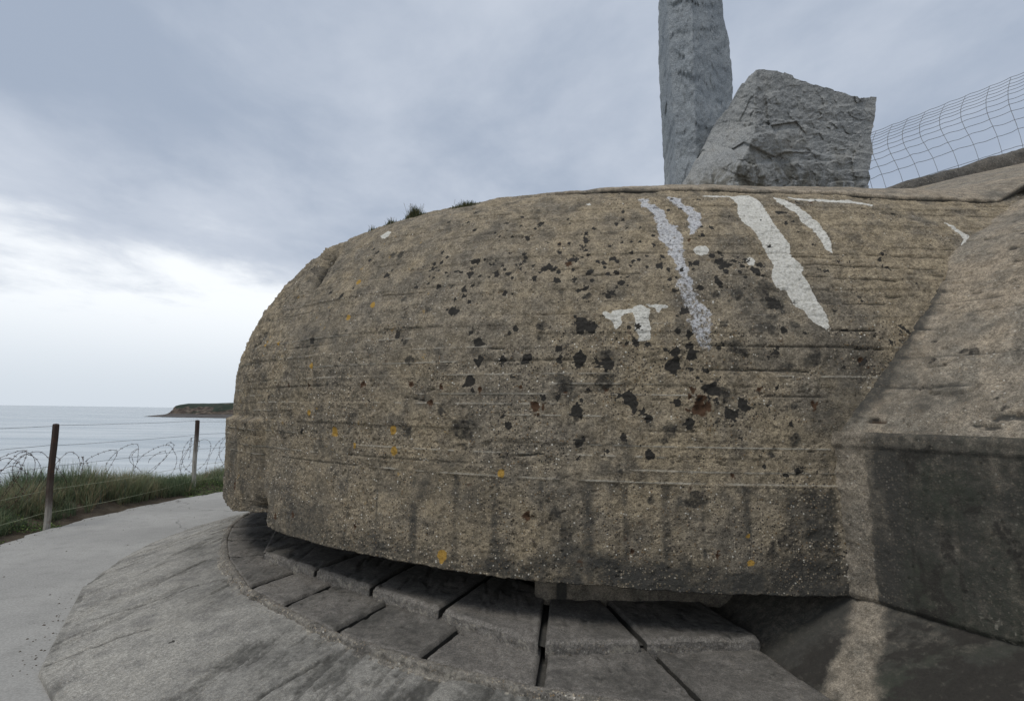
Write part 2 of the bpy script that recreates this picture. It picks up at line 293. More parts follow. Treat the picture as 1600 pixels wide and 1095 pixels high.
def _sea(g, pos):
    # long smooth bands of calm and ruffled water seen far away
    b = g.noise(g.mapv(pos, scale=(.0016, .0075, 1), rot=(0, 0, .12)), 1.0, 5, .6)
    b2 = g.noise(g.mapv(pos, scale=(.006, .03, 1)), 1.0, 5, .6)
    w = g.noise(pos, .5, 6, .65); w2 = g.noise(g.mapv(pos, scale=(.6, 1.6, 1)), .09, 4, .6)
    col = g.mix(g.sstep(b, .4, .6), (.15, .20, .235), (.23, .285, .32))
    r = g.math('ADD', g.sstep(b, .35, .65, .16, .26), g.sstep(b2, .45, .6, 0, .06))
    hh = g.math('ADD', w, g.math('MULTIPLY', w2, 1.5))
    out(g, col, r, bump(g, hh, .35, g.sstep(b, .38, .62, .04, .22)), .5)
M_sea = sheet_mat('sea_water', _sea)
def _path(g, pos):
    n = g.noise(pos, .8, 5, .6); f = g.noise(pos, 60, 5, .7); mm = g.noise(pos, 6, 5, .6)
    col = g.mix(g.sstep(n, .35, .65), (.30, .292, .272), (.355, .345, .32))
    col = g.mix(g.sstep(mm, .45, .75, 0, .35), col, (.20, .195, .18))
    k = g.sstep(f, .3, .7, .82, 1.16)
    col = g.mix(1.0, col, g.new('ShaderNodeCombineColor', {0: k, 1: k, 2: k}).outputs[0], 'MULTIPLY')
    v = g.new('ShaderNodeTexVoronoi', {'Vector': pos, 'Scale': 14.0})
    s = g.math('MULTIPLY', g.sstep(v.outputs['Distance'], .05, .11, 1, 0), g.sstep(g.noise(pos, 1.3, 3), .5, .66))
    col = g.mix(g.math('MULTIPLY', s, .6), col, (.09, .085, .075))
    pt = g.sstep(g.noise(pos, .45, 3, .5), .50, .53, 0, .16); col = g.mix(pt, col, (.22, .215, .20))
    vc = g.new('ShaderNodeTexVoronoi', {'Vector': g.new('ShaderNodeVectorMath', {0: pos, 1: g.new('ShaderNodeVectorMath', {0: g.new('ShaderNodeTexNoise', {'Vector': pos, 'Scale': 3.0, 'Detail': 5.0}).outputs['Color'], 3: .5}, operation='SCALE').outputs[0]}, operation='ADD').outputs[0], 'Scale': .42}, feature='DISTANCE_TO_EDGE')
    ck = g.math('MULTIPLY', g.sstep(vc.outputs['Distance'], .0, .006, .6, 0), g.sstep(g.noise(pos, .7, 2), .45, .55)); col = g.mix(ck, col, (.08, .075, .07))
    out(g, col, .95, bump(g, g.math('ADD', f, g.math('MULTIPLY', mm, .8)), .004), .2)
M_path = sheet_mat('path_paving', _path)
def _soil(g, pos):
    n = g.noise(pos, 3, 6, .65); f = g.noise(pos, 40, 4, .7)
    col = g.mix(g.sstep(n, .35, .65), (.055, .042, .03), (.11, .09, .065))
    col = g.mix(g.sstep(f, .62, .72), col, (.24, .22, .19))
    out(g, col, .97, bump(g, g.math('ADD', n, f), .02), .15)
M_soil = sheet_mat('soil', _soil)
def _coast(g, pos):
    n = g.noise(g.mapv(pos, scale=(1, 1, 1.6)), .014, 7, .62); s = g.noise(g.mapv(pos, scale=(1, 1, .25)), .06, 6, .65)
    zz = g.new('ShaderNodeSeparateXYZ', {0: pos}).outputs[2]
    rock = g.mix(g.sstep(s, .36, .62), (.040, .032, .027), (.115, .092, .072))
    rock = g.mix(g.sstep(s, .56, .70, 0, .7), rock, (.22, .185, .145))
    col = g.mix(g.sstep(g.math('ADD', n, g.sstep(zz, -25, 30, -.08, .16)), .49, .56), rock, (.035, .045, .034))
    col = g.mix(g.sstep(zz, -26.5, -25, .9, 0), col, (.045, .04, .036))
    out(g, col, .95, bump(g, s, 3.0, .6), .15)
M_coast = sheet_mat('coast_rock_and_turf', _coast)

SEA_Z = -28.0
def sheet(name, pts, z, mat, **kw):
    me = bpy.data.meshes.new(name); me.from_pydata([(x, y, z) for x, y in pts], [], [list(range(len(pts)))]); me.materials.append(mat)
    o = bpy.data.objects.new(name, me); COL.objects.link(o); return finish(o, **kw)
sheet('sea', [(-30000, -30000), (30000, -30000), (30000, 50000), (-30000, 50000)], SEA_Z, M_sea, kind='structure')

# clifftop ground: polar sheet round the bunker that drops away as a cliff on the seaward side
GC = np.array([1.5, 8.0])
th = np.radians(np.linspace(60, 300, 361)); rr = np.r_[np.linspace(7.40, 11.5, 60), np.linspace(11.8, 24, 20)]
T, Rr = np.meshgrid(th, rr, indexing='ij')
X = GC[0] + Rr * np.cos(T); Y = GC[1] + Rr * np.sin(T)
edge = 9.05 + .5 * fbm(np.cos(T) * 6, np.sin(T) * 6, 0, 1, 3, 5) + 5 * ss(np.degrees(T), 225, 262) + 14 * ss(-np.degrees(T), -125, -75)
def verge_z(X, Y):
    R = np.hypot(X - GC[0], Y - GC[1]); q = R - 7.5
    z = -.03 + .20 * ss(q, .15, .9) * (.25 + 1.1 * np.exp(-((Y - 8.8) / 1.5) ** 2) + .25 * np.exp(-((Y - 13) / 2.) ** 2)) - .02
    z = z - .25 * ss(q, 1.2, 2.4)
    return z + .05 * (fbm(X, Y, 0, 2.2, 3, 9) - .5) * ss(q, 0, .5)
Z = verge_z(X, Y) - 30 * ss(Rr, edge, edge + 4.5) + .8 * (fbm(X, Y, Rr * 2, 1.1, 3, 3) - .5) * ss(Rr, edge, edge + .5)
grid('verge_ground', np.stack([X, Y, Z], -1), M_soil, kind='structure')
sheet('ground', [(-5.2, -14), (60, -14), (60, 60), (6, 60), (-4, 17), (-4.4, 6)], -.03, M_soil, kind='structure')
# path
pa = [(GC[0] + 7.52 * math.cos(math.radians(a)) + .03 * math.sin(a * .9) + .02 * math.sin(a * 2.3), GC[1] + 7.52 * math.sin(math.radians(a)) + .02 * math.sin(a * 1.7)) for a in range(105, 218, 1)]
pp = pa + [(-6.0, 1.5), (-6.2, -6), (6, -6), (6, 2.0), (1.5, 3.0), (-1.5, 6), (-1.5, 14)]
sheet('path', pp, 0.0, M_path, kind='structure')

# far headland with its wave-cut rock shelf
def headland():
    nx, nz = 420, 60
    xs = np.r_[np.linspace(-1470, -1440, 40), np.linspace(-1438, 400, nx - 40)]
    top = np.interp(xs, [-1470, -1464, -1445, -1380, -1300, -1180, -900, 0, 400], [-14, 14, 18, 20, 24, 28, 30, 31, 30])
    prof = np.array([0, .08, .18, .55, .85, 1.0, 1.06, 1.1]); back = np.array([0, 8, 20, 60, 90, 150, 320, 900.])
    v = np.linspace(0, 1, nz); pz = np.interp(v * 7, range(8), prof); pb = np.interp(v * 7, range(8), back)
    X = xs[:, None] + 0 * v; Zb = SEA_Z + pz * (top[:, None] - SEA_Z)
    gully = (fbm(X * .013, v * 1.2, 0, 1, 5, 21) - .5) * 150 * np.clip(v * 3, 0.2, 1) * np.clip(1.3 - v, .3, 1)
    Yy = 2320 + pb + gully
    Zb = Zb + (fbm(X * .02, v * 6, 1, 1, 4, 22) - .5) * 7 * np.clip(v * 6, 0, 1) * (v < .97)
    grid('headland', np.stack([X, Yy, Zb], -1), M_coast, flip=False, kind='structure')
    nx, ny = 300, 24
    u = np.linspace(0, 1, nx)[:, None]; w = np.linspace(0, 1, ny)[None]
    xn = -1134 + u * 1500; yn = 1677 - 190 * u ** .6 - 25 * fbm(u * 14, 0, 0, 1, 4, 31) * ss(u, 0, .1)
    xf = -1134 - 376 * ss(u, 0, .05) + 1700 * u; yf = 1690 + 640 * ss(u, 0, .05)
    xs2 = xn + (xf - xn) * w; Yy = yn + (yf - yn) * w
    Zs = SEA_Z + (1.6 * ss(w, 0, .25) + 2.0 * fbm(u * 60, w * 5, 0, 1, 4, 33)) * ss(u, 0, .03) - .4
    grid('rock_shelf', np.stack([xs2, Yy, Zs], -1), M_shelf, kind='structure')
M_shelf = sheet_mat('shelf_rock', lambda g, pos: out(g, g.mix(g.sstep(g.noise(pos, .05, 5), .4, .6), (.035, .032, .03), (.09, .075, .062)), .9))
headland()

# ================================================================== THE BUNKER
BUNKER = empty('observation_bunker', (0, 0, 0), label='weathered domed concrete observation bunker with overhanging roof, stepped embrasure and white paint streaks', cat='bunker')
M_dome = concrete('old_board_marked_concrete', (.282, .230, .155), (.212, .183, .140), (.098, .087, .070), .95, .010)
M_wing = concrete('slope_concrete', (.275, .228, .168), (.215, .192, .155), (.14, .125, .10), .45, .006)
M_wall = concrete('damp_wall_concrete', (.25, .215, .165), (.20, .175, .14), (.12, .11, .09), .45, .006)
M_slab = concrete('apron_slab_concrete', (.138, .127, .113), (.178, .165, .146), (.080, .075, .069), .25, .006, mott=.6)
M_rim = concrete('pebbly_rim_concrete', (.195, .178, .15), (.165, .152, .132), (.09, .083, .073), .5, .008)
M_apron = concrete('apron_concrete', (.315, .30, .265), (.255, .245, .22), (.17, .162, .148), .3, .0045, brush=math.radians(20), mott=.25)

CX, CY, R0 = 1.384, 8.147, 4.921
_zk = np.array([.6, 1.3, 1.7, 2.1, 2.5, 2.9, 3.2, 3.45, 3.65, 3.8, 3.9])
_dk = np.array([0, 0, .0011, .0239, .1576, .3888, .6189, 1.0072, 1.7977, 2.3935, 2.8319])
zz = np.linspace(.6, 3.9, 661); dd = np.interp(zz, _zk, _dk); _k = 41
dd = np.convolve(np.r_[np.full(_k // 2, dd[0]), dd, dd[-1] + (dd[-1] - dd[-2]) * np.arange(1, _k // 2 + 1)], np.ones(_k) / _k, 'valid')
aa = np.r_[0, np.cumsum(np.hypot(np.diff(zz), np.diff(dd)))]
SB = np.array([-9, -7, -6, -5, -4.2, -3.3, -2.2, -1.4, 0, 2, 4]); CB = np.array([0, 0, 0, -.04, -.08, -.08, -.04, 0, .04, .035, .035])
def corr(s, z): return np.interp(s, SB, CB) * np.clip((1.9 - z) / .7, 0, 1)
def dome_point(s, a, off=0.0):
    """s: metres along the plan curve (0 = start of the straight part), a: metres up the profile"""
    z = np.interp(a, aa, zz); r = R0 - np.interp(a, aa, dd) + corr(s, z)
    ph = 1.5 * math.pi + np.minimum(s, 0) / R0
    ddz = np.interp(a, aa, np.gradient(dd, zz)); nl = np.hypot(1, ddz)
    nh = 1 / nl; nz = ddz / nl
    rr = r + off * nh
    return np.stack([CX + np.maximum(s, 0) + rr * np.cos(ph), CY + rr * np.sin(ph), z + off * nz], -1)

sA = np.r_[np.arange(-9.2, -6.3, .04), np.arange(-6.3, -4.6, .011), np.arange(-4.6, 2.75, .0072)]
aA = np.r_[np.arange(0, 3.35, .0072), np.arange(3.35, 5.05, .03)]
NS, NA = len(sA), len(aA)
Sg, Ag = np.meshgrid(sA, aA, indexing='ij')
P0 = dome_point(Sg, Ag)
PX, PY, PZ = P0[..., 0], P0[..., 1], P0[..., 2]
big = fbm(PX, PY, PZ, 1.3, 4, 1); med = fbm(PX, PY, PZ, 7, 4, 2); fin = fbm(PX, PY, PZ, 34, 3, 3)
off = (big - .5) * .045 + (med - .5) * .022 + (fin - .5) * .009 + (vn(PX * 95, PY * 95, PZ * 95, 4) - .5) * .0055
# casting boards: each course a little in or out, a fin or gap between courses
bd = [0.0, .605]; rb = random.Random(4)
while bd[-1] < 5.2: bd.append(bd[-1] + rb.choice([.062, .07, .078, .085, .095]))
bd = np.array(bd)
rag = .006 * (vn(Sg * 1.1, Ag * 3, 0, 6) - .5)
Aw = Ag + rag
ci = np.clip(np.searchsorted(bd, Aw, 'right') - 1, 0, len(bd) - 1)
seglen = 1.1 + .9 * np.array([rb.random() for _ in bd]); ph0 = np.array([rb.random() * 3 for _ in bd])
bi = np.floor((Sg + 20 + ph0[ci]) / seglen[ci])
boff = _h(ci, bi.astype(np.int64), ci * 0, 11)
above = (Ag > .60)
off += np.where(above, (boff - .5) * .009, 0)
dline = np.minimum(np.abs(Aw - bd[ci]), np.abs(bd[np.clip(ci + 1, 0, len(bd) - 1)] - Aw))
nl_ = np.where(np.abs(Aw - bd[ci]) < np.abs(bd[np.clip(ci + 1, 0, len(bd) - 1)] - Aw), ci, ci + 1)
lsel = vn(Sg * 1.3 + nl_ * 7.7, nl_ * 3.1, 0, 12)
line = np.exp(-(dline / .0055) ** 2) * above
gap = line * ss(lsel, .72, .82); fin_ = line * ss(1 - lsel, .52, .66) * ss(vn(Sg * 16, nl_ * 1.7, 0, 13), .25, .5)
off += -.009 * gap + .004 * fin_
# small holes and spalls
h1 = vn(PX * 45, PY * 45, PZ * 70, 41); hm = ss(fbm(PX, PY, PZ, 1.9, 3, 42), .40, .62)
pit = ss(h1, .80, .93) * hm; off -= .012 * pit
expo = np.clip(ss(fbm(PX, PY, PZ * 1.3, 1.6, 4, 44), .42, .6) * ss(2.1 - Ag, 0, 1.0) + .4 * ss(-Sg, 2.5, 4.5), 0, 1)
off += expo * (np.abs(fbm(PX, PY, PZ, 26, 3, 45) - .5) * -.03)
# the weathered seaward flank
er = ss(-Sg, 3.0, 4.6) * ss(Ag, .9, 1.7)
rk = fbm(PX, PY, PZ * 1.6, 9, 5, 46, .6)
off += er * (rk - .5) * .085 + er * (np.abs(vn(PX * 5, PY * 5, PZ * 9, 47) - .5)) * -.04
# broken ledge high on the flank
bl = np.exp(-(((Sg + 3.73 + .10 * (Ag - 2.35) + .06 * (rk - .5)) / .085) ** 2 + ((Ag - 2.34) / .21) ** 2))
off -= .20 * bl * (.5 + rk)
lip = np.exp(-(((Sg + 3.86) / .16) ** 2 + ((Ag - 2.62) / .10) ** 2)) + .45 * np.exp(-(((Sg + 3.95) / .12) ** 2 + ((Ag - 2.25) / .3) ** 2)); off += .07 * lip * (.4 + rk)
# lower band: vertical board marks
low = (Ag <= .60)
vb = Sg + .012 * (vn(Sg * .0, Ag * 3, 0, 8) - .5)
off += np.where(low, -.004 * np.exp(-((((vb + .03) / .205) % 1 - .5) / .03) ** 2), 0)
off += .007 * np.exp(-((Ag - .60) / .004) ** 2) * ss(vn(Sg * 5, 0, 3, 73), .1, .5) * ss(Sg, -3.0, -2.4)
off -= .008 * ss(.62 - Ag, 0, .03) * 0
# protruding corner of the band on the far left, broken off underneath
tip = ss(-Sg, 4.02, 4.10) * ss(.93 - Ag, 0, .05); off += .062 * tip
off += tip * (fbm(Sg * 12, Ag * 1.2, 0, 3, 4, 50) - .5) * .035
cav = np.exp(-(((Sg + 4.04) / .09) ** 2 + ((Ag - .10) / .11) ** 2)); off -= .16 * cav * (.5 + rk)

mA = np.zeros((NS, NA, 3), np.float32); mB = mA.copy(); mC = mA.copy()
def window(s0, a0, r):
    i0, i1 = np.searchsorted(sA, [s0 - r, s0 + r]); j0, j1 = np.searchsorted(aA, [a0 - r, a0 + r]); return slice(i0, i1), slice(j0, j1)
def spot(arr, ch, s0, a0, r, seed, val=1.0, wob=.55, stretch=1.0):
    w = window(s0, a0, r * 2.2 * stretch)
    ds = (Sg[w] - s0) / stretch; da = Ag[w] - a0
    n = fbm(Sg[w], Ag[w], seed * 1.37, 1.1 / max(r, .004), 3, seed % 50)
    d = np.hypot(ds, da) / r * (1 + wob * 2 * (n - .5) * 2)
    v = val * ss(1.30 - d, 0, .55)
    arr[w][..., ch] = np.maximum(arr[w][..., ch], v)
def inpoly(poly, s, a):
    ins = np.zeros(s.shape, bool); n = len(poly)
    for i in range(n):
        x0, y0 = poly[i]; x1, y1 = poly[(i + 1) % n]
        if y0 == y1: continue
        c = ((y0 > a) != (y1 > a)) & (s < (x1 - x0) * (a - y0) / (y1 - y0) + x0); ins ^= c
    return ins
def seg_dist(s, a, p, q):
    d = np.array(q) - np.array(p); L = d @ d + 1e-12
    t = np.clip(((s - p[0]) * d[0] + (a - p[1]) * d[1]) / L, 0, 1)
    return np.hypot(s - p[0] - t * d[0], a - p[1] - t * d[1])
def polymask(arr, ch, poly, amp=.012, edge=.006, val=1.0, seed=3):
    pl = np.array(poly); c = pl.mean(0); r = np.abs(pl - c).max() + .05
    w = window(c[0], c[1], r); s = Sg[w]; a = Ag[w]
    s = s + amp * 2 * (fbm(s, a, seed, 22, 4, 60, .6) - .5) * 2; a = a + amp * 2 * (fbm(s, a, seed, 22, 4, 61, .6) - .5) * 2
    ins = inpoly(poly, s, a); d = np.full(s.shape, 9.)
    for i in range(len(poly)): d = np.minimum(d, seg_dist(s, a, poly[i], poly[(i + 1) % len(poly)]))
    sd_ = np.where(ins, d, -d)
    arr[w][..., ch] = np.maximum(arr[w][..., ch], val * ss(sd_, -edge, edge))

trip = lambda L: [(L[i], L[i + 1], L[i + 2] / 1000) for i in range(0, len(L), 3)]
for k, (s0, a0, r) in enumerate(trip(BLACK)): spot(mA, 0, s0, a0, r * .80, k + 1, 1.0, .55)
for k, (s0, a0, r) in enumerate(trip(FAINT)): spot(mA, 0, s0, a0, r, k + 300, .46, .6); spot(mB, 2, s0, a0, r * 1.1, k + 301, .6, .6)
for k, (s0, a0, r) in enumerate(trip(ORANGE)): spot(mB, 0, s0, a0, r * 1.1, k + 500, 1.0, .22)
for k, (s0, a0, r) in enumerate(trip(RUST)):
    spot(mB, 1, s0, a0, r, k + 600, 1.0, .6)
    w = window(s0, a0, r * 2); d = np.hypot(Sg[w] - s0, Ag[w] - a0) / r; off[w] -= .6 * r * ss(1.0 - d, 0, .8)
    w = window(s0, a0 - .05, .12)      # run below it
    mB[w][..., 1] = np.maximum(mB[w][..., 1], .42 * np.exp(-((Sg[w] - s0) / (.010 + .25 * r)) ** 2) * ss(a0 - Ag[w], 0, .01) * ss(Ag[w] - (a0 - .12), 0, .1))
# scattered small growths
for k in range(420):
    s0 = RNG.uniform(-5.5, 1.6); a0 = RNG.uniform(.65, 2.9); r = RNG.choice([.006, .008, .011, .015])
    if s0 > -2.4 or RNG.random() < .4:
        spot(mA, 0, s0, a0, r, k + 700, RNG.choice([1., .8, .45]), .8)
for k in range(110):
    s0 = RNG.uniform(-5.8, -1.8); a0 = RNG.uniform(.3, 2.9); spot(mB, 0, s0, a0, RNG.uniform(.006, .016), k + 1200, RNG.choice([.5, .42, .46]), .9)
for k in range(60):
    s0 = RNG.uniform(-5.8, .4); a0 = RNG.uniform(.1, 2.0); spot(mB, 1, s0, a0, RNG.uniform(.005, .014), k + 1500, .5, .9)
for k, pl in enumerate(PAINT): polymask(mA, 1, pl, .0045, .009, 1.0, k)
for k, pl in enumerate(SMEAR): polymask(mA, 2, pl, .02, .02, .66 if k < 2 else .50, k + 20)
mA[..., 1] *= 1 - .55 * np.clip(gap + .5 * pit, 0, 1)
off += .0015 * mA[..., 1]
off = np.where(mA[..., 1] > .5, off * .96, off)
for k, pl in enumerate(CRACK):
    for p, q in zip(pl[:-1], pl[1:]):
        c = ((p[0] + q[0]) / 2, (p[1] + q[1]) / 2); w = window(c[0], c[1], abs(p[0] - q[0]) / 2 + .04)
        d = seg_dist(Sg[w], Ag[w] + .008 * (vn(Sg[w] * 12, 0, k, 70) - .5), p, q)
        br = ss(vn(Sg[w] * 14, k, 0, 71), .15, .4)
        e = np.exp(-(d / .005) ** 2) * br; off[w] -= .015 * e; mB[w][..., 2] = np.maximum(mB[w][..., 2], .9 * e)
# pale lime lines along some board joints, a pale seam over the lower band
mC[..., 0] = np.maximum(mC[..., 0], fin_ * .9 * ss(2.0 - Ag, 0, .6))
mC[..., 0] = np.maximum(mC[..., 0], .9 * np.exp(-((Ag - .608) / .005) ** 2) * ss(Sg, -2.9, -2.3) * ss(vn(Sg * 5, 0, 3, 73), .1, .4))
mB[..., 2] = np.maximum(mB[..., 2], gap * .6)
# rain streaks and grime on the lower band
wob = .03 * (fbm(Sg * 0, Ag, 1, 3, 3, 80) - .5)
for i in range(0, len(STREAK), 2):
    s0, w_ = STREAK[i], STREAK[i + 1] / 1000
    e = np.exp(-(((Sg + wob - s0) / (w_ * .62)) ** 2)) * ss(.61 - Ag, 0, .03) * (.35 + .9 * fbm(Sg, Ag, i, 9, 4, 81)) 
    mB[..., 2] = np.maximum(mB[..., 2], np.clip(e, 0, .85) * .8)
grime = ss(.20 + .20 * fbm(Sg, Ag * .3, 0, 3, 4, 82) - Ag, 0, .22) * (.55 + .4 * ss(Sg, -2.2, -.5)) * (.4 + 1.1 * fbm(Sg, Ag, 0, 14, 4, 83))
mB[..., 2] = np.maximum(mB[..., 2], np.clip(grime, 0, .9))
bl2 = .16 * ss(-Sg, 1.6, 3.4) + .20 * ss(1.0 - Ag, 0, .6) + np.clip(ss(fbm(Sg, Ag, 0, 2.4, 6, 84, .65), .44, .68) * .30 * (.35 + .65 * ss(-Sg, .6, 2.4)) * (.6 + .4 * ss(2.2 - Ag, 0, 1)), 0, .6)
mB[..., 2] = np.maximum(mB[..., 2], bl2)
mB[..., 2] = np.maximum(mB[..., 2], .8 * ss(Sg, .20, .34) * ss(.50 - Sg, 0, .05) * ss(.60 - Ag, 0, .05) * (.4 + fbm(Sg, Ag, 2, 6, 4, 85)))
mB[..., 2] = np.maximum(mB[..., 2], .55 * np.exp(-((Sg - .46 - .45 * np.clip(Ag - .9, 0, 3)) / .20) ** 2) * ss(Ag, .5, .8) * ss(1.9 - Ag, 0, .6) * (.4 + fbm(Sg, Ag, 2, 5, 4, 86)))
mB[..., 2] = np.maximum(mB[..., 2], .45 * ss(Ag, .33, .45) * ss(.74 - Ag, 0, .08) * ss(Sg, -2.7, -2.4) * ss(-1.0 - Sg, 0, .5) * (.5 + .9 * fbm(Sg, Ag, 2, 5, 4, 87)))
mB[..., 2] = np.maximum(mB[..., 2], np.clip(1.6 * bl, 0, .9)); mB[..., 2] = np.maximum(mB[..., 2], er * ss(.47 - rk, 0, .1) * .8)
mB[..., 2] = np.maximum(mB[..., 2], .7 * cav); mA[..., 0] = np.maximum(mA[..., 0], np.clip(bl * 1.1, 0, .8) * ss(rk, .35, .5))
mC[..., 1] = np.clip(expo + .6 * ss(.022 - dline, 0, .015) * above * ss(vn(Sg * 3, nl_ * 2.3, 0, 14), .5, .7) + .5 * (Ag < .6) + .9 * ss(.035 - Ag, 0, .03), 0, 1)
mC[..., 0] = np.maximum(mC[..., 0], ss(vn(PX * 60, PY * 60, PZ * 60, 88), .86, .93) * ss(.045 - Ag, 0, .03))

# underside and ragged lower edge
zb = .6 + np.interp(sA, [-9, -5.2, -4.97, -4.6, -4.2, -3.97, -3.86, -3.7, 3], [.07, .07, .07, .045, .10, .105, .02, .005, 0]) + .016 * (fbm(sA, 0, 0, 5, 4, 90) - .5) + .014 * (fbm(sA, 0, 0, 30, 3, 91) - .5) * ss(sA, -4, -1)
P = dome_point(Sg, Ag, off)
lift = (zb[:, None] - .6) * ss(.22 - Ag, 0, .22)
P[..., 2] += lift
uin = np.array([1.35, 1.0, .7, .45, .25, .12, .06, .025, .008])
U = np.zeros((NS, len(uin), 3)); ph = 1.5 * math.pi + np.minimum(sA, 0) / R0
for k, d in enumerate(uin):
    base = P[:, 0]
    n = np.stack([np.cos(ph), np.sin(ph)], -1)
    U[:, k, :2] = base[:, :2] - n * d; U[:, k, 2] = base[:, 2] + .012 * (fbm(base[:, 0], base[:, 1], d * 3, 9, 3, 92) - .5) + .004 * (k == len(uin) - 1) - .01 * (k < 3)
Pf = np.concatenate([U, P], 1)
pad = lambda m, v=0.: np.concatenate([np.full((NS, len(uin), 3), v, np.float32), m], 1)
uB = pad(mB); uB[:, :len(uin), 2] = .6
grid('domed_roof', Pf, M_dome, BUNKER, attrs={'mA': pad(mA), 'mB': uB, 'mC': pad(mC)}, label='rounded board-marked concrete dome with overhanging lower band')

# ---- crease line where the flanking slope meets the dome; the slope is swept from it
EV = np.array([.45, -.89, 0]); EV /= np.linalg.norm(EV)
CR_P = np.array([(1.955, 3.20, 1.507), (2.079, 3.217, 1.683), (2.188, 3.228, 1.799), (2.301, 3.241, 1.935), (2.431, 3.257, 2.098), (2.564, 3.304, 2.262),
                 (2.726, 3.371, 2.454), (2.844, 3.448, 2.611), (2.966, 3.51, 2.717), (3.11, 3.571, 2.823), (3.386, 3.693, 3.002), (3.684, 3.839, 3.176), (4.1, 4.02, 3.40), (4.7, 4.3, 3.66), (5.6, 4.7, 3.98), (7.0, 5.3, 4.35)])
def resample(P_, n):
    P_ = np.asarray(P_, float); d = np.r_[0, np.cumsum(np.linalg.norm(np.diff(P_, axis=0), axis=1))]; t = np.linspace(0, d[-1], n)
    return np.stack([np.interp(t, d, P_[:, k]) for k in range(P_.shape[1])], -1), t
def smooth_poly(P_, n, it=3):
    Q, t = resample(P_, n)
    for _ in range(it * 10):
        Q[1:-1] = .5 * Q[1:-1] + .25 * (Q[2:] + Q[:-2])
    return Q, t
cq, ct = smooth_poly(CR_P, 520, 6)
ev = np.arange(-.16, 3.0, .0085)
C_, E_ = np.meshgrid(ct, ev, indexing='ij')
Pw = cq[:, None] + ev[None, :, None] * EV
tw = np.gradient(cq, axis=0); nw = np.cross(tw, EV); nw /= np.linalg.norm(nw, axis=1)[:, None]; nw *= np.sign(nw[:, 2])[:, None]
x, y, z = Pw[..., 0], Pw[..., 1], Pw[..., 2]
ow = (fbm(x, y, z, 1.5, 4, 101) - .5) * .05 + (fbm(x, y, z, 9, 4, 102) - .5) * .016 + (fbm(x, y, z, 40, 3, 103) - .5) * .006
bw = C_ + .02 * (vn(E_ * 1.3, C_, 0, 104) - .5); bidx = np.floor(bw / .115)
ow += (_h(bidx.astype(np.int64), np.floor(E_ / 1.3 + bidx * .37).astype(np.int64), bidx.astype(np.int64) * 0, 105) - .5) * .007
dl = np.abs(bw / .115 - np.round(bw / .115)) * .115; li = np.round(bw / .115)
gl = np.exp(-(dl / .006) ** 2) * ss(vn(E_ * 1.7 + li * 5.3, li, 0, 106), .56, .68)
ow -= .010 * gl
ow += .05 * np.exp(-((E_ + .0) / .05) ** 2) * .25       # small fillet at the junction
# a patched recess in the slope
pc = np.hypot((E_ - .385) / .10, (C_ - .333) / .045); n_ = fbm(x, y, z, 14, 3, 107)
ow -= .022 * np.exp(-((pc - 1.0 - .5 * (n_ - .5)) / .10) ** 2) * (.35 + .65 * ss(.34 - C_, -.02, .03)) - .006 * (pc < 1)
ow -= .02 * ss(vn(x * 16, y * 16, z * 30, 108), .86, .95)
mW = np.zeros(Pw.shape, np.float32); mWB = mW.copy(); mWC = mW.copy()
mWB[..., 2] = np.clip(gl * .6 + .34 * ss(fbm(x, y, z * 2, 3.2, 5, 119), .40, .62) + .62 * np.exp(-((E_ + .005) / .05) ** 2) * ss(1.9 - C_, 0, 1.0) + .5 * ss(fbm(x, y, z, 2.2, 5, 109), .55, .72) * ss(.6 - C_, 0, .5), 0, .8)
mWB[..., 1] = .5 * ss(vn(x * 30, y * 30, z * 50, 110), .93, .98)
mWB[..., 2] = np.maximum(mWB[..., 2], .75 * np.exp(-((pc - 1.0 - .5 * (n_ - .5)) / .09) ** 2) * ss(.335 - C_, -.01, .02))
for (e0, c0, re, rc, ru) in [(.126, .089, .05, .010, .55), (.10, .10, .03, .014, .3), (.239, .502, .05, .010, .2), (.23, .343, .012, .02, 0), (.605, .083, .035, .013, .1), (.65, .07, .03, .016, .2), (.713, .134, .06, .03, 0), (.316, 1.494, .03, .012, 0), (.361, 1.348, .03, .01, 0), (.212, 1.087, .03, .008, 0), (.9, .6, .05, .012, .1)]:
    d = np.hypot((E_ - e0) / re, (C_ - c0) / rc) * (1 + 1.2 * (fbm(E_, C_, e0 * 9, 26, 3, 117) - .5)); q_ = ss(1.2 - d, 0, .5); ow -= .016 * q_; mWB[..., 2] = np.maximum(mWB[..., 2], .85 * q_); mWB[..., 1] = np.maximum(mWB[..., 1], ru * ss(1.5 - d, 0, .7))
mWC[..., 1] = .4; mWC[..., 0] = .25 * ss(fbm(x, y, z, 5, 4, 111), .58, .7)
for k in range(26):
    s0, c0, r = RNG.uniform(.1, 1.6), RNG.uniform(.05, 2.2), RNG.uniform(.012, .03)
    d = np.hypot(E_ - s0, C_ - c0) / r * (1 + 1.6 * (fbm(E_, C_, k, .9 / r, 2, 112) - .5)); mW[..., 0] = np.maximum(mW[..., 0], .5 * ss(1.3 - d, 0, .6))
Pw = Pw + ow[..., None] * nw[:, None]
grid('flank_slope', Pw, M_wing, BUNKER, flip=True, attrs={'mA': mW, 'mB': mWB, 'mC': mWC}, label='sloping concrete flank beside the dome')

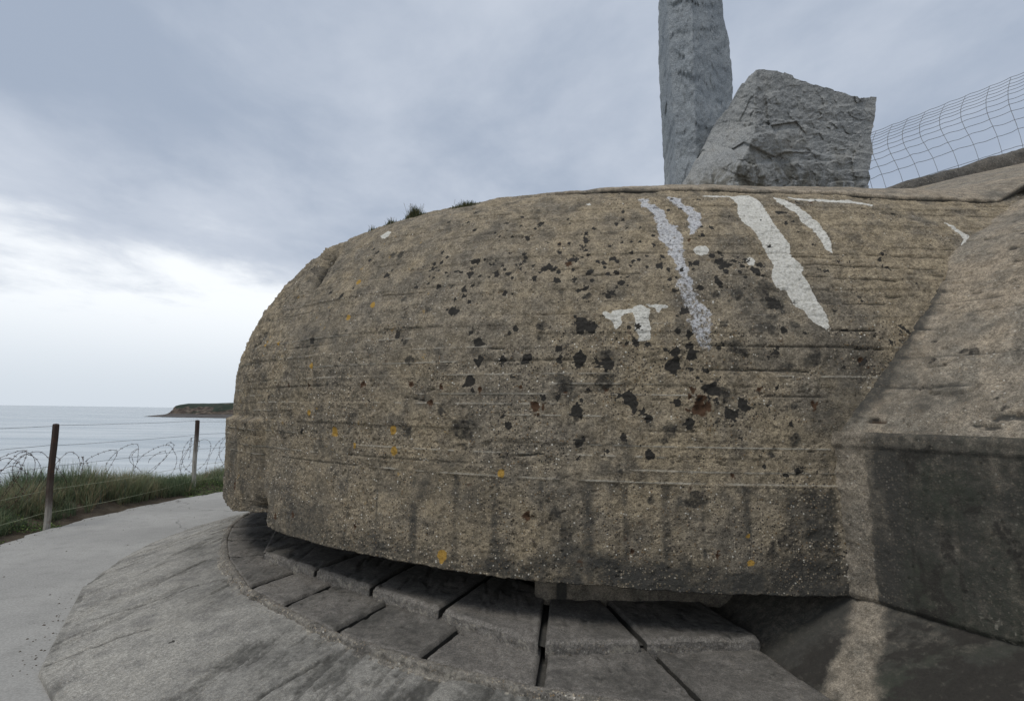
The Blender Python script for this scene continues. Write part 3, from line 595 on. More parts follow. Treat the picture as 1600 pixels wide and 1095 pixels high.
# ---- upright face under the slope
COR = np.array([1.912, 3.19])
e2 = EV[:2]; nrm = np.array([e2[1], -e2[0]]); nrm = nrm if nrm[0] < 0 else -nrm
ew = np.arange(-.05, 3.0, .009); zw = np.r_[np.linspace(.603, .62, 4), np.arange(.63, 1.515, .009), 1.52]
Eg, Zg = np.meshgrid(ew, zw, indexing='ij')
zbot = .6 + .0 * ew
ox = (fbm(Eg, Zg, 0, 2, 4, 121) - .5) * .03 + (fbm(Eg, Zg, 0, 12, 4, 122) - .5) * .012 + (fbm(Eg, Zg, 0, 45, 3, 123) - .5) * .005
ox += .007 * np.exp(-((Zg - 1.435) / .004) ** 2) + .010 * ss(Zg, 1.43, 1.445)
ox -= .006 * np.exp(-((((Eg - .02) / .21) % 1 - .5) / .02) ** 2) * ss(1.42 - Zg, 0, .02)
ox += .03 * ss(.10 - Eg, 0, .08) * np.clip(fbm(Eg, Zg, 0, 20, 3, 124), .3, 1)
ox -= .010 * ss(vn(Eg * 50, Zg * 60, 1, 125), .91, .97)
rnd = .02 * (ss(.63 - Zg, 0, .03) + ss(Zg, 1.50, 1.52) * .4)
Pv = np.zeros(Eg.shape + (3,))
Pv[..., :2] = COR + Eg[..., None] * e2 + (ox - rnd)[..., None] * nrm; Pv[..., 2] = Zg
a0_ = np.zeros(Pv.shape, np.float32); a1_ = a0_.copy(); a2_ = a0_.copy()
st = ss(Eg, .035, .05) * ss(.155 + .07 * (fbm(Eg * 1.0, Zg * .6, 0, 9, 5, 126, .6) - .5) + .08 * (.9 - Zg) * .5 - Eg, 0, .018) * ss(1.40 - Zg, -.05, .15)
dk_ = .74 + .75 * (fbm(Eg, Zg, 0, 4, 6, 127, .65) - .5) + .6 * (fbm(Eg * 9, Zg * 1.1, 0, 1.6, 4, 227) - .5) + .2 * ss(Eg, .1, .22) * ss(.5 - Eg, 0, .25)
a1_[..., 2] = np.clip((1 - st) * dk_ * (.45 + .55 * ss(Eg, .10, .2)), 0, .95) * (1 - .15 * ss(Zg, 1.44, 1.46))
ox += 0
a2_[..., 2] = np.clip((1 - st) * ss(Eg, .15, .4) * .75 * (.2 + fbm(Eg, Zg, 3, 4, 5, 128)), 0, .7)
fl = ss(vn(Eg * 60 + Zg * 25, Zg * 55, 0, 129) * .7 + fbm(Eg, Zg, 0, 7, 4, 130) * .5, .70, .86) * ss(Eg, .3, .7) * ss(1.15 - Zg, 0, .4)
a0_[..., 0] = np.clip((1 - st) * ss(fbm(Eg * 1.4, Zg, 7, 5, 6, 230, .68), .46, .66) * .55 * ss(Eg, .14, .3), 0, .5)
a2_[..., 0] = np.maximum(fl * .5, .6 * np.exp(-((Zg - 1.437) / .004) ** 2)); a2_[..., 1] = .4
# underside of the face
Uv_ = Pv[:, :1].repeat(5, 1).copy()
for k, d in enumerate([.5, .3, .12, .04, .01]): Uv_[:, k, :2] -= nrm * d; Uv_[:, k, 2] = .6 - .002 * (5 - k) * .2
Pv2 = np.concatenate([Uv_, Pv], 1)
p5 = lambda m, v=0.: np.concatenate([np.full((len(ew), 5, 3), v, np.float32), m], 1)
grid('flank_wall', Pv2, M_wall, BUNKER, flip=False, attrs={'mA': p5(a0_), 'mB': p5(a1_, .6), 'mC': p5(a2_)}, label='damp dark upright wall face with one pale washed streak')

# ---- battered wall underneath
tb_ = np.arange(-1.2, 2.6, .012); vz = np.linspace(0, 1, 46)
Bl = np.stack([np.interp(tb_, [-1.2, 0, .55, 1.2, 2.6], [1.02, 1.27, 1.42, 1.57, 2.0]), np.interp(tb_, [-1.2, 0, .55, 1.2, 2.6], [4.9, 3.8, 3.28, 2.68, 1.2]), 0 * tb_ + .2], -1)
Tl = np.stack([np.interp(tb_, [-1.2, 0, .55, 1.2, 2.6], [1.32, 1.86, 2.02, 2.30, 2.93]), np.interp(tb_, [-1.2, 0, .55, 1.2, 2.6], [4.75, 3.55, 3.12, 2.56, 1.2]), 0 * tb_ + .64], -1)
Pl = Bl[:, None] * (1 - vz)[None, :, None] + Tl[:, None] * vz[None, :, None]
x, y, z = Pl[..., 0], Pl[..., 1], Pl[..., 2]
ol = (fbm(x, y, z, 3, 4, 131) - .5) * .05 + (fbm(x, y, z, 16, 4, 132) - .5) * .02 + (fbm(x, y, z, 50, 3, 133) - .5) * .006
Pl[..., 0] -= ol * .8; Pl[..., 2] += ol * .4
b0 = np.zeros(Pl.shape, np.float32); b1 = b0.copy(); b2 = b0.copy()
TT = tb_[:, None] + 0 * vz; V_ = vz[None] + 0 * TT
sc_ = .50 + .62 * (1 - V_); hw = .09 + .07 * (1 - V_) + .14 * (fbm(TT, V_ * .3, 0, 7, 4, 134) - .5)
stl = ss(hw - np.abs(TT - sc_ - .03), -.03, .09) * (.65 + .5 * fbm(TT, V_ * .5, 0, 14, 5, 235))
b1[..., 2] = np.clip((1 - stl) * (.90 + .6 * (fbm(TT * 1.6, V_ * .8, 0, 4, 6, 135, .68) - .5)), 0, .97)  # darkening beside the pale wash paints in the overhang's shade
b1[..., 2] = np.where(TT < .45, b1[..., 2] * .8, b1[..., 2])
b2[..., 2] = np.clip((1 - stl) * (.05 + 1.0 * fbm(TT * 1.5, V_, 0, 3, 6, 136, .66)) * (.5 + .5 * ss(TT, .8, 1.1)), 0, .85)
b0[..., 0] = np.clip((1 - np.clip(stl * 1.4, 0, 1)) * (.30 + .35 * ss(fbm(TT * 1.5, V_, 7, 5, 6, 231, .68), .35, .6)) * (.45 + .55 * ss(TT, .55, .8)), 0, .6)  # black film: shade under the overhang put into the colour
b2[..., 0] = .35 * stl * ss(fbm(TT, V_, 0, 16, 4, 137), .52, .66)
grid('battered_wall', Pl, M_wall, BUNKER, flip=False, attrs={'mA': b0, 'mB': b1, 'mC': b2}, label='battered footing wall under the flank with pale wash, green algae and painted overhang shade')

# ---- interior of the observation slit
def plain_attrs(V, dark=.5, green=0., rough=.3):
    n = len(V); A_ = np.zeros((n, 3), np.float32); B_ = A_.copy(); C2 = A_.copy(); B_[:, 2] = dark; C2[:, 2] = green; C2[:, 1] = rough
    return {'mA': A_, 'mB': B_, 'mC': C2}
ph_ = np.radians(np.linspace(150, 300, 120)); zl = np.linspace(.15, .7, 8)
W = np.stack([1.5 + 3.3 * np.cos(ph_)[:, None] + 0 * zl, 8.1 + 3.3 * np.sin(ph_)[:, None] + 0 * zl, 0 * ph_[:, None] + zl], -1)
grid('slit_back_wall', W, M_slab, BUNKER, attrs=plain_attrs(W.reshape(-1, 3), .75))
pv = []
for a in np.linspace(90, 270, 14): pv.append((.30 + .12 * math.cos(math.radians(a)), 3.90 + .12 * math.sin(math.radians(a))))
pv = np.array(pv[::-1] if pv[0][1] < pv[-1][1] else pv)
pv = np.concatenate([[(1.5, 4.02)], pv, [(1.5, 3.80)]]); pv, _ = resample(pv, 150)
zl = np.linspace(.33, .62, 14)
W = np.concatenate([pv[:, None].repeat(14, 1), np.tile(zl[None, :, None], (150, 1, 1))], -1)
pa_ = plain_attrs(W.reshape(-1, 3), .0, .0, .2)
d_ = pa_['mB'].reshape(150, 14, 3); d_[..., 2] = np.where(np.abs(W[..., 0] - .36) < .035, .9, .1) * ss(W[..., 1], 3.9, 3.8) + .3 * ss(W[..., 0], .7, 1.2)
grid('slit_pier', W, M_wall, BUNKER, attrs=pa_)

# ---- stepped slabs below the slit
def slab(name, O0, O1, I0, I1, z_out, z_in, thick, gapw, outline=None, dark=.35, seed=0, inset=(1, 1)):
    """a four-sided slab whose outer edge follows outline(t); top dressed, edges worn"""
    O0, O1, I0, I1 = [np.array(p, float) for p in (O0, O1, I0, I1)]
    nu, nv = max(12, int(np.linalg.norm(O1 - O0) / .014)), 52
    u = np.linspace(0, 1, nu)[:, None, None]; v = np.linspace(0, 1, nv)[None, :, None]
    oc = (outline(np.linspace(0, 1, nu)) if outline is not None else O0 * (1 - u[:, 0]) + O1 * u[:, 0])
    ic = I0 * (1 - u[:, 0]) + I1 * u[:, 0]
    du = (O1 - O0) / np.linalg.norm(O1 - O0); gw = gapw / 2
    P_ = oc[:, None] * (1 - v) + ic[:, None] * v
    sh = np.zeros(nu); sh[:] = np.interp(np.arange(nu), [0, nu - 1], [gw * inset[0], -gw * inset[1]])
    P_ = P_ + sh[:, None, None] * du
    X, Y = P_[..., 0], P_[..., 1]
    Zt = z_out * (1 - v[..., 0]) + z_in * v[..., 0] + 0 * X
    Zt = Zt + (fbm(X, Y, seed, 3, 4, 150) - .5) * .018 + (fbm(X, Y, seed, 22, 4, 151) - .5) * .008
    L = np.linalg.norm(O1 - O0); D = np.linalg.norm((I0 + I1) / 2 - (O0 + O1) / 2)
    de = np.minimum(np.minimum(u[..., 0] * L, (1 - u[..., 0]) * L), v[..., 0] * D * 1.0 + 0 * u[..., 0])
    Zt = Zt - .010 * ss(vn(X * 26, Y * 26, seed, 198), .86, .95) - .006 * ss(fbm(X * 1.0, Y * .25, seed, 20, 4, 199), .56, .66)
    wear = .004 + .030 * np.clip(fbm(X, Y, seed, 16, 4, 152) - .35, 0, 1)
    Zt = Zt - .020 * (1 - ss(de, 0, wear)) ** 1.3
    top = np.stack([X, Y, Zt], -1)
    # skirt: outer side and the two flanks
    ring = np.concatenate([top[0, ::-1], top[:, 0][1:], top[-1, 1:]], 0)
    zs_ = np.linspace(0, 1, 9)
    k_ = len(ring); cen = top.reshape(-1, 3).mean(0)
    sk = ring[:, None].repeat(9, 1).copy(); sk[..., 2] = ring[:, None, 2] * (1 - zs_) + (min(z_out, z_in) - thick) * zs_
    n_ = (fbm(sk[..., 0], sk[..., 1], sk[..., 2] * 1.5 + seed, 24, 3, 153) - .45) * .02 * np.minimum(1, zs_ * 4)
    dirn = sk[..., :2] - cen[:2]; dirn /= np.linalg.norm(dirn, axis=-1)[..., None]
    onout = (np.arange(k_) >= nv - 1) & (np.arange(k_) < nv - 1 + nu)
    sk[..., :2] += dirn * (n_ * np.where(onout, 1.0, .15)[:, None])[..., None]
    V = np.concatenate([top.reshape(-1, 3), sk.reshape(-1, 3)]); Q = np.concatenate([grid_faces(nu, nv, True), grid_faces(k_, 9, False, nu * nv)])
    at = plain_attrs(V, dark, 0, .2); B_ = at['mB']; C2 = at['mC']
    tn = fbm(top[..., 0], top[..., 1], seed, 3.5, 6, 154, .68); fine = fbm(top[..., 0], top[..., 1], seed, 18, 4, 155)
    edge_pale = (1 - ss(v[..., 0] * D + 0 * u[..., 0], .0, .035)) * .45
    B_[:nu * nv, 2] = np.clip(dark + 1.3 * (tn - .5) - edge_pale + .5 * ss(vn(top[..., 0] * 26, top[..., 1] * 26, seed, 198), .86, .95), 0, .9).ravel()
    C2[:nu * nv, 0] = (edge_pale * ss(fine, .45, .6) * .9).ravel()
    B_[nu * nv:, 2] = np.where(onout, .0, .95)[:, None].repeat(9, 1).ravel(); C2[nu * nv:, 1] = .9  # slab flanks coloured dark to paint the shade inside the joints
    C2[nu * nv:, 0] = (np.where(onout, 1, 0)[:, None] * .48 * ss(fbm(sk[..., 0], sk[..., 1], sk[..., 2], 30, 3, 156), .4, .6)).ravel()
    return mesh_np(name, V, Q, M_slab, BUNKER, True, at)

OUT1 = np.array([(-2.9, 8.8), (-3.25, 8.2), (-3.38, 7.6), (-3.34, 6.9), (-3.2, 6.35), (-2.93, 5.72), (-2.55, 5.02), (-1.98, 4.22), (-1.57, 3.85), (-1.07, 3.42), (-.70, 3.19), (-.40, 3.03), (.12, 2.79), (.50, 2.68), (.95, 2.60), (1.75, 2.50)])
o_res, o_t = smooth_poly(OUT1, 600, 1)
def near_t(p): return int(np.argmin(np.hypot(o_res[:, 0] - p[0], o_res[:, 1] - p[1])))
G1 = [((-3.25, 8.2), (-2.8, 8.0)), ((-3.38, 7.6), (-2.9, 7.55)), ((-3.34, 6.87), (-2.9, 6.97)), ((-3.2, 6.35), (-2.77, 6.42)), ((-2.93, 5.72), (-2.40, 5.76)), ((-2.58, 5.06), (-2.2, 5.16)), ((-1.97, 4.21), (-1.72, 4.70)),
      ((-1.57, 3.85), (-1.33, 4.38)), ((-1.07, 3.42), (-.83, 3.93)), ((-.49, 3.07), (-.30, 3.51)), ((.14, 2.79), (.20, 3.18)), ((.92, 2.61), (.81, 3.19)), ((1.60, 2.51), (1.46, 3.3))]
for k in range(len(G1) - 1):
    (O0, I0), (O1, I1) = G1[k], G1[k + 1]
    i0, i1 = near_t(O0), near_t(O1); seg = o_res[min(i0, i1):max(i0, i1) + 1]
    f = lambda t, seg=seg: resample(seg, len(t))[0]
    J0 = np.array(I0) + (np.array(I0) - O0) * .35; J1 = np.array(I1) + (np.array(I1) - O1) * .35
    sh_ = lambda q, c=np.array([1.9, 7.5]): q + (c - q) / np.linalg.norm(c - q, axis=-1, keepdims=True) * .050
    seg = sh_(seg); f = lambda t, seg=seg: resample(seg, len(t))[0]
    slab('step_slab', seg[0], seg[-1], J0, J1, .270, .285, .12, (.085, .08, .08, .095, .10, .085)[k] if k < 6 else .045, f, dark=.32 + .10 * (k % 3) - .05 * (k > 8), seed=k * 3.7)
G2 = [((-2.90, 8.0), (-2.3, 7.9)), ((-2.82, 7.2), (-2.2, 7.2)), ((-2.65, 6.5), (-2.0, 6.6)), ((-2.42, 5.78), (-1.8, 6.0)), ((-2.17, 4.97), (-1.72, 5.50)), ((-1.53, 4.48), (-1.15, 5.15)), ((-.98, 4.05), (-.68, 4.85)), ((-.43, 3.63), (-.10, 4.4)), ((.185, 3.155), (.27, 3.92)), ((.76, 3.20), (.60, 3.95)), ((1.46, 3.27), (1.25, 4.0))]
for k in range(len(G2) - 1):
    (O0, I0), (O1, I1) = G2[k], G2[k + 1]
    slab('step_slab', O0, O1, I0, I1, .352, .372, .11, .045, None, dark=.42, seed=50 + k * 3.1)
# continuous pebbly rim round the outer step
rm, rt = resample(o_res, 900)
tn_ = np.gradient(rm, axis=0); tn_ /= np.linalg.norm(tn_, axis=1)[:, None]; on_ = np.stack([tn_[:, 1], -tn_[:, 0]], -1)
on_ *= np.sign(((rm - np.array([1.9, 7.5])) * on_).sum(1))[:, None]
prf = np.array([(.035, -.10), (.034, -.055), (.030, -.045), (.004, -.036), (.0, -.012), (-.006, -.002), (-.02, .004), (-.045, .004), (-.058, -.004), (-.06, -.10)]); pf, _ = resample(prf, 44)
RV = np.concatenate([rm[:, None] + pf[None, :, :1] * on_[:, None], .268 + pf[None, :, 1:] + 0 * rm[:, None, :1]], -1)
nz1 = fbm(RV[..., 0], RV[..., 1], RV[..., 2], 20, 4, 158) - .5; nz2 = fbm(RV[..., 0], RV[..., 1], 0, 3, 4, 159) - .5
RV[..., :2] += on_[:, None] * (nz1 * .035 + nz2 * .03)[..., None] * ss(pf[None, :, 0] + .05, 0, .03)[..., None]; RV[..., 2] += nz1 * .010 + nz2 * .012
nk = ss(vn(rt * 9, 0, 0, 160), .80, .92)[:, None]; RV[..., 2] -= .014 * nk * (pf[None, :, 0] > -.03)
ra = plain_attrs(RV.reshape(-1, 3), .0, 0, 1.0); rB = ra['mB'].reshape(RV.shape); rC = ra['mC'].reshape(RV.shape)
rB[..., 2] = np.clip(.22 + 1.1 * (fbm(RV[..., 0], RV[..., 1], RV[..., 2], 7, 4, 157) - .5), 0, .7)
rC[..., 0] = .45 * ss(nz1, .0, .12) * (np.abs(pf[None, :, 0] - .0) < .03) + .45 * (np.abs(pf[None, :, 0] - .031) < .006) * ss(nz2, -.1, .1)
grid('step_rim', RV, M_rim, BUNKER, flip=True, attrs=ra, label='pale pebbly rim round the outer step')

# bed under the slabs
ring = resample(o_res, 160)[0]; cen = np.array([1.9, 7.5])
bedv = np.concatenate([np.c_[(ring - cen) * .985 + cen, np.full(160, .215)], [[cen[0], cen[1], .215]]])
bedq = np.array([(i, i + 1, 160) for i in range(159)])
mesh_np('step_bed', bedv, bedq[:, ::-1], M_slab, BUNKER, False, plain_attrs(bedv, .7))
bedv = np.concatenate([np.array([(*g_[0], .30) for g_ in G2]) * [1, 1, 1] , [[cen[0], cen[1], .30]]]); bedv[:-1, :2] += (cen - bedv[:-1, :2]) * .012
bedq = np.array([(i, i + 1, len(G2)) for i in range(len(G2) - 1)])
mesh_np('step_bed', bedv, bedq[:, ::-1], M_slab, BUNKER, False, plain_attrs(bedv, .8))

# ---- broad broom-finished apron round the steps
APO = np.array([(-2.6, 11.2), (-3.4, 10.0), (-3.94, 8.7), (-4.16, 7.4), (-4.14, 6.5), (-4.0, 5.8), (-3.70, 4.92), (-2.79, 3.43), (-2.42, 3.10), (-1.55, 2.35), (-.4, 1.85), (.9, 1.6), (2.6, 1.6)])
api = []; cenA = np.array([1.4, 7.1])
apo_, at_ = resample(APO, 900)
ang_o = np.unwrap(np.arctan2(apo_[:, 1] - cenA[1], apo_[:, 0] - cenA[0])); ang_i = np.unwrap(np.arctan2(o_res[:, 1] - cenA[1], o_res[:, 0] - cenA[0]))
inn = np.stack([np.interp(ang_o, ang_i, o_res[:, 0]), np.interp(ang_o, ang_i, o_res[:, 1])], -1)
inn = inn + (cenA - inn) * .006
nv = 150; v = np.linspace(0, 1, nv)
Pa = inn[:, None] * (1 - v)[None, :, None] + apo_[:, None] * v[None, :, None]
X, Y = Pa[..., 0], Pa[..., 1]
Za = .236 * (1 - v) ** 1.0 + .042 * v + 0 * X
Za = Za + (fbm(X, Y, 0, 1.4, 4, 161) - .5) * .03 * np.minimum(1, (1 - v) * 5 + .25)
bx = X * .94 - Y * .34; by = X * .34 + Y * .94       # broom direction
sw = fbm(bx * 1.0, by * .16, 0, 26, 4, 162, .62); sw2 = fbm(bx, by * .2, 0, 9, 4, 163, .6)
Za += (sw - .5) * .008 + (sw2 - .5) * .009 + (fbm(X, Y, 0, 30, 3, 164) - .5) * .005
gou = ss(sw * vn(bx * 5, by * 1.6, 0, 165) * 2, .62, .85); Za -= .012 * gou
crk = np.zeros_like(X)
for pl in ([(-2.77, 3.47), (-2.66, 3.62), (-2.52, 3.75), (-2.38, 3.80)], [(-3.72, 5.5), (-3.62, 5.9), (-3.52, 6.25), (-3.25, 6.6)], [(-3.05, 4.05), (-2.7, 4.3), (-2.5, 4.55), (-2.3, 4.6)], [(-1.6, 2.45), (-1.3, 2.9), (-1.0, 3.25)]):
    for p, q in zip(pl[:-1], pl[1:]):
        d = seg_dist(X + .03 * (fbm(X, Y, 0, 9, 3, 166) - .5), Y + .03 * (fbm(X, Y, 3, 9, 3, 167) - .5), p, q); crk = np.maximum(crk, np.exp(-(d / .010) ** 2))
Za -= .016 * crk
Za[:, -1] = -.02; Za[:, -2] = .025 + .012 * fbm(apo_[:, 0], apo_[:, 1], 0, 8, 3, 168)
Pa[:, -1] = Pa[:, -2] + (Pa[:, -1] - Pa[:, -2]) * .3
A3 = np.stack([X, Y, Za], -1); A3[..., :2] = Pa
z0 = np.zeros(A3.shape, np.float32); z1 = z0.copy(); z2 = z0.copy()
near = np.linalg.norm(A3[..., :2] - inn[:, None], axis=-1)
z1[..., 2] = np.clip(.22 * gou + .8 * crk + .34 * ss(1.0 - near, 0, .9) * (.3 + 1.2 * fbm(X, Y, 0, 2.2, 5, 170)) + .16 * ss(fbm(X, Y, 5, 1.6, 6, 171, .65), .42, .7) + .2 * ss(-Y, -3.6, -2.6), 0, .8)
z1[:, -8:, 2] += .25; z2[..., 1] = .25 + .6 * ss(.12 - near, 0, .1)
z2[..., 0] = .5 * ss(.09 - near, 0, .08) * ss(fbm(X, Y, 0, 22, 4, 172), .42, .6) + .25 * ss(fbm(X, Y, 0, 12, 4, 173), .62, .72)
d = np.hypot(X + .80, (Y - 2.72)) / .034 * (1 + .5 * (vn(X * 30, Y * 30, 0, 174) - .5)); z0[..., 1] = ss(1.25 - d, 0, .3)
for p in [(.02, 2.60), (.10, 2.58), (.16, 2.61), (.22, 2.56), (.30, 2.58), (-.05, 2.62), (-.62, 2.66), (-1.5, 3.3), (-2.1, 3.6)]:
    d = np.hypot(X - p[0], Y - p[1]) / .012 * (1 + 1.2 * (vn(X * 90, Y * 90, 0, 175) - .5)); z0[..., 0] = np.maximum(z0[..., 0], ss(1.3 - d, 0, .5))
grid('apron', A3, M_apron, BUNKER, flip=False, attrs={'mA': z0, 'mB': z1, 'mC': z2}, label='broom-marked concrete apron falling towards the path')

# ---- thin top slab over the dome, its broken lip showing as a dark line
lipX = np.array([-.35, .3, .95, 1.4, 1.95, 2.5, 3.0, 3.55, 3.9, 4.6, 6.0, 8.0])
lipA = [3.02, 3.0, 2.90, 2.90, 2.885, 2.80, 2.76, 2.73]
LP = [dome_point(np.array([x_ - CX if x_ > CX else (x_ - CX) * 1.08]), np.array([a_]))[0] for x_, a_ in zip(lipX[:8], lipA)]
LP = np.array(LP + [np.array(p) for p in [(3.9, 4.0, 3.36), (4.6, 4.30, 3.69), (6.0, 4.95, 4.14), (8.0, 5.8, 4.7)]])
lp, lt = smooth_poly(LP, 700, 1)
nv = 160; v = np.linspace(0, 1, nv) ** 1.5
Yv = lp[:, 1:2] + v * (13 - lp[:, 1:2])
yk = np.interp(np.linspace(0, 1, 400), np.linspace(0, 1, len(zz)), CY - R0 + dd); zk2 = np.interp(np.linspace(0, 1, 400), np.linspace(0, 1, len(zz)), zz)
zprof = np.interp(Yv, yk, zk2); zbase = np.interp(lp[:, 1:2], yk, zk2)
Zt = lp[:, 2:3] + (zprof - zbase) * .93
Zt += .13 * np.clip(lp[:, 0:1] - 3.3, 0, 9) ** 1.1 * ss(Yv - lp[:, 1:2], 0, 1.6) * .55
curve = -.5 * np.clip(.4 - lp[:, 0:1], 0, 3) ** 2 * 0
Xt = lp[:, 0:1] + 0 * v
Zt += (fbm(Xt, Yv, 0, 2, 4, 181) - .5) * .03 + (fbm(Xt, Yv, 0, 18, 4, 182) - .5) * .012
Tp = np.stack([Xt, Yv, Zt], -1); Tp[..., 2] += .034 * np.minimum(1, (lt[:, None]) / .8)
rgd = .04 * (fbm(lt, 0, 0, 4, 4, 183) - .5)
Tp[..., 1] += rgd[:, None] * ss(.3 - v, 0, .3); 
lipring = Tp[:, :1].repeat(4, 1).copy(); lipring[:, 0, 2] -= .06; lipring[:, 1, 2] -= .05; lipring[:, 0, 1] += .06; lipring[:, 1, 1] += .02; lipring[:, 2, 2] -= .03; lipring[:, 3, 2] -= .010; lipring[:, 3, 1] -= .004
Tp2 = np.concatenate([lipring, Tp], 1)
at = plain_attrs(Tp2.reshape(-1, 3), .12, 0, .3); b = at['mB'].reshape(Tp2.shape); b[:, :3, 2] = .8
b[:, 3:, 2] = .28 * ss(fbm(Tp2[:, 3:, 0], Tp2[:, 3:, 1], 0, 3, 4, 184), .45, .65)
grid('roof_slab', Tp2, M_wing, BUNKER, flip=True, attrs=at, label='thin top layer of the roof with a cracked lip')

# ---- dark earth-covered parapet behind the slab on the right
def parapet():
    L = np.array([(4.20, 4.28), (4.59, 4.44), (4.92, 4.56), (5.58, 4.76), (6.4, 5.02), (7.24, 5.29), (9.2, 5.95)])
    c, t = resample(L, 260); prof = np.array([(.0, -.9), (.0, -.30), (.0, -.10), (.03, -.03), (.09, .0), (.5, .06), (1.0, .05), (1.25, -.2), (1.3, -.9)])
    pr, _ = resample(prof, 60)
    V = np.stack([c[:, None, 0] + 0 * pr[None, :, 0], 6.5 + pr[None, :, 0] + 0 * c[:, None, 0], c[:, None, 1] + pr[None, :, 1]], -1)
    n = (fbm(V[..., 0], V[..., 1], V[..., 2], 3, 4, 201) - .5) * .05 + (fbm(V[..., 0], V[..., 1], V[..., 2], 18, 4, 202) - .5) * .03
    V[..., 1] -= n; V[..., 2] += n * .7
    grid('parapet', V, M_para, BUNKER, attrs=plain_attrs(V.reshape(-1, 3), .35, .12, .6), label='dark rough parapet behind the roof slab')
M_para = concrete('parapet_concrete', (.15, .135, .115), (.11, .105, .095), (.06, .056, .05), .4, .012)
parapet()

# ================================================================== GRANITE MONUMENT STONES
def granite(name, ca, cb, mossy):
    m, g = new_mat(name)
    pos = g.new('ShaderNodeNewGeometry').outputs['Position']
    n = g.noise(pos, 2.2, 6, .6); f = g.noise(pos, 70, 5, .75); c = g.noise(pos, 16, 5, .65, .3); cc = g.noise(g.mapv(pos, scale=(1, 1, .45)), 6, 6, .65, .6)
    col = g.mix(g.sstep(n, .35, .65), ca, cb)
    k = g.sstep(f, .3, .7, .66, 1.38)
    col = g.mix(1.0, col, g.new('ShaderNodeCombineColor', {0: k, 1: k, 2: k}).outputs[0], 'MULTIPLY')
    col = g.mix(g.sstep(c, .52, .72, 0, .6), col, (.13, .135, .135))
    if mossy:
        zz__ = g.new('ShaderNodeSeparateXYZ', {0: pos}).outputs[2]
        st = g.math('MULTIPLY', g.sstep(zz__, 4.75, 5.15, 1, 0), g.sstep(cc, .40, .58))
        col = g.mix(g.math('MULTIPLY', st, .75), col, (.095, .085, .058))
        col = g.mix(g.sstep(n, .55, .72, 0, .45), col, (.17, .155, .125))
    h = g.math('ADD', g.math('MULTIPLY', c, 1.3), g.math('ADD', g.math('MULTIPLY', f, .3), g.math('MULTIPLY', cc, 1.2)))
    out(g, col, .88, bump(g, h, .022, 1.0), .3)
    return m
def facet(x, z, sc, seed):
    """random tilted planes, one per cell: a hewn surface"""
    X_, Z_ = x * sc, z * sc; ix, iz = np.floor(X_), np.floor(Z_); best = np.full(X_.shape, 9.); val = np.zeros(X_.shape)
    for a in (-1, 0, 1):
        for b in (-1, 0, 1):
            cx, cz = (ix + a).astype(np.int64), (iz + b).astype(np.int64); o = cx * 0
            px, pz = cx + _h(cx, cz, o, seed), cz + _h(cx, cz, o, seed + 1)
            d = np.hypot(X_ - px, Z_ - pz); gx = _h(cx, cz, o, seed + 2) - .5; gz = _h(cx, cz, o, seed + 3) - .5; c = _h(cx, cz, o, seed + 4) - .5
            v = (X_ - px) * gx + (Z_ - pz) * gz + c * .8
            val = np.where(d < best, v, val); best = np.minimum(best, d)
    return val
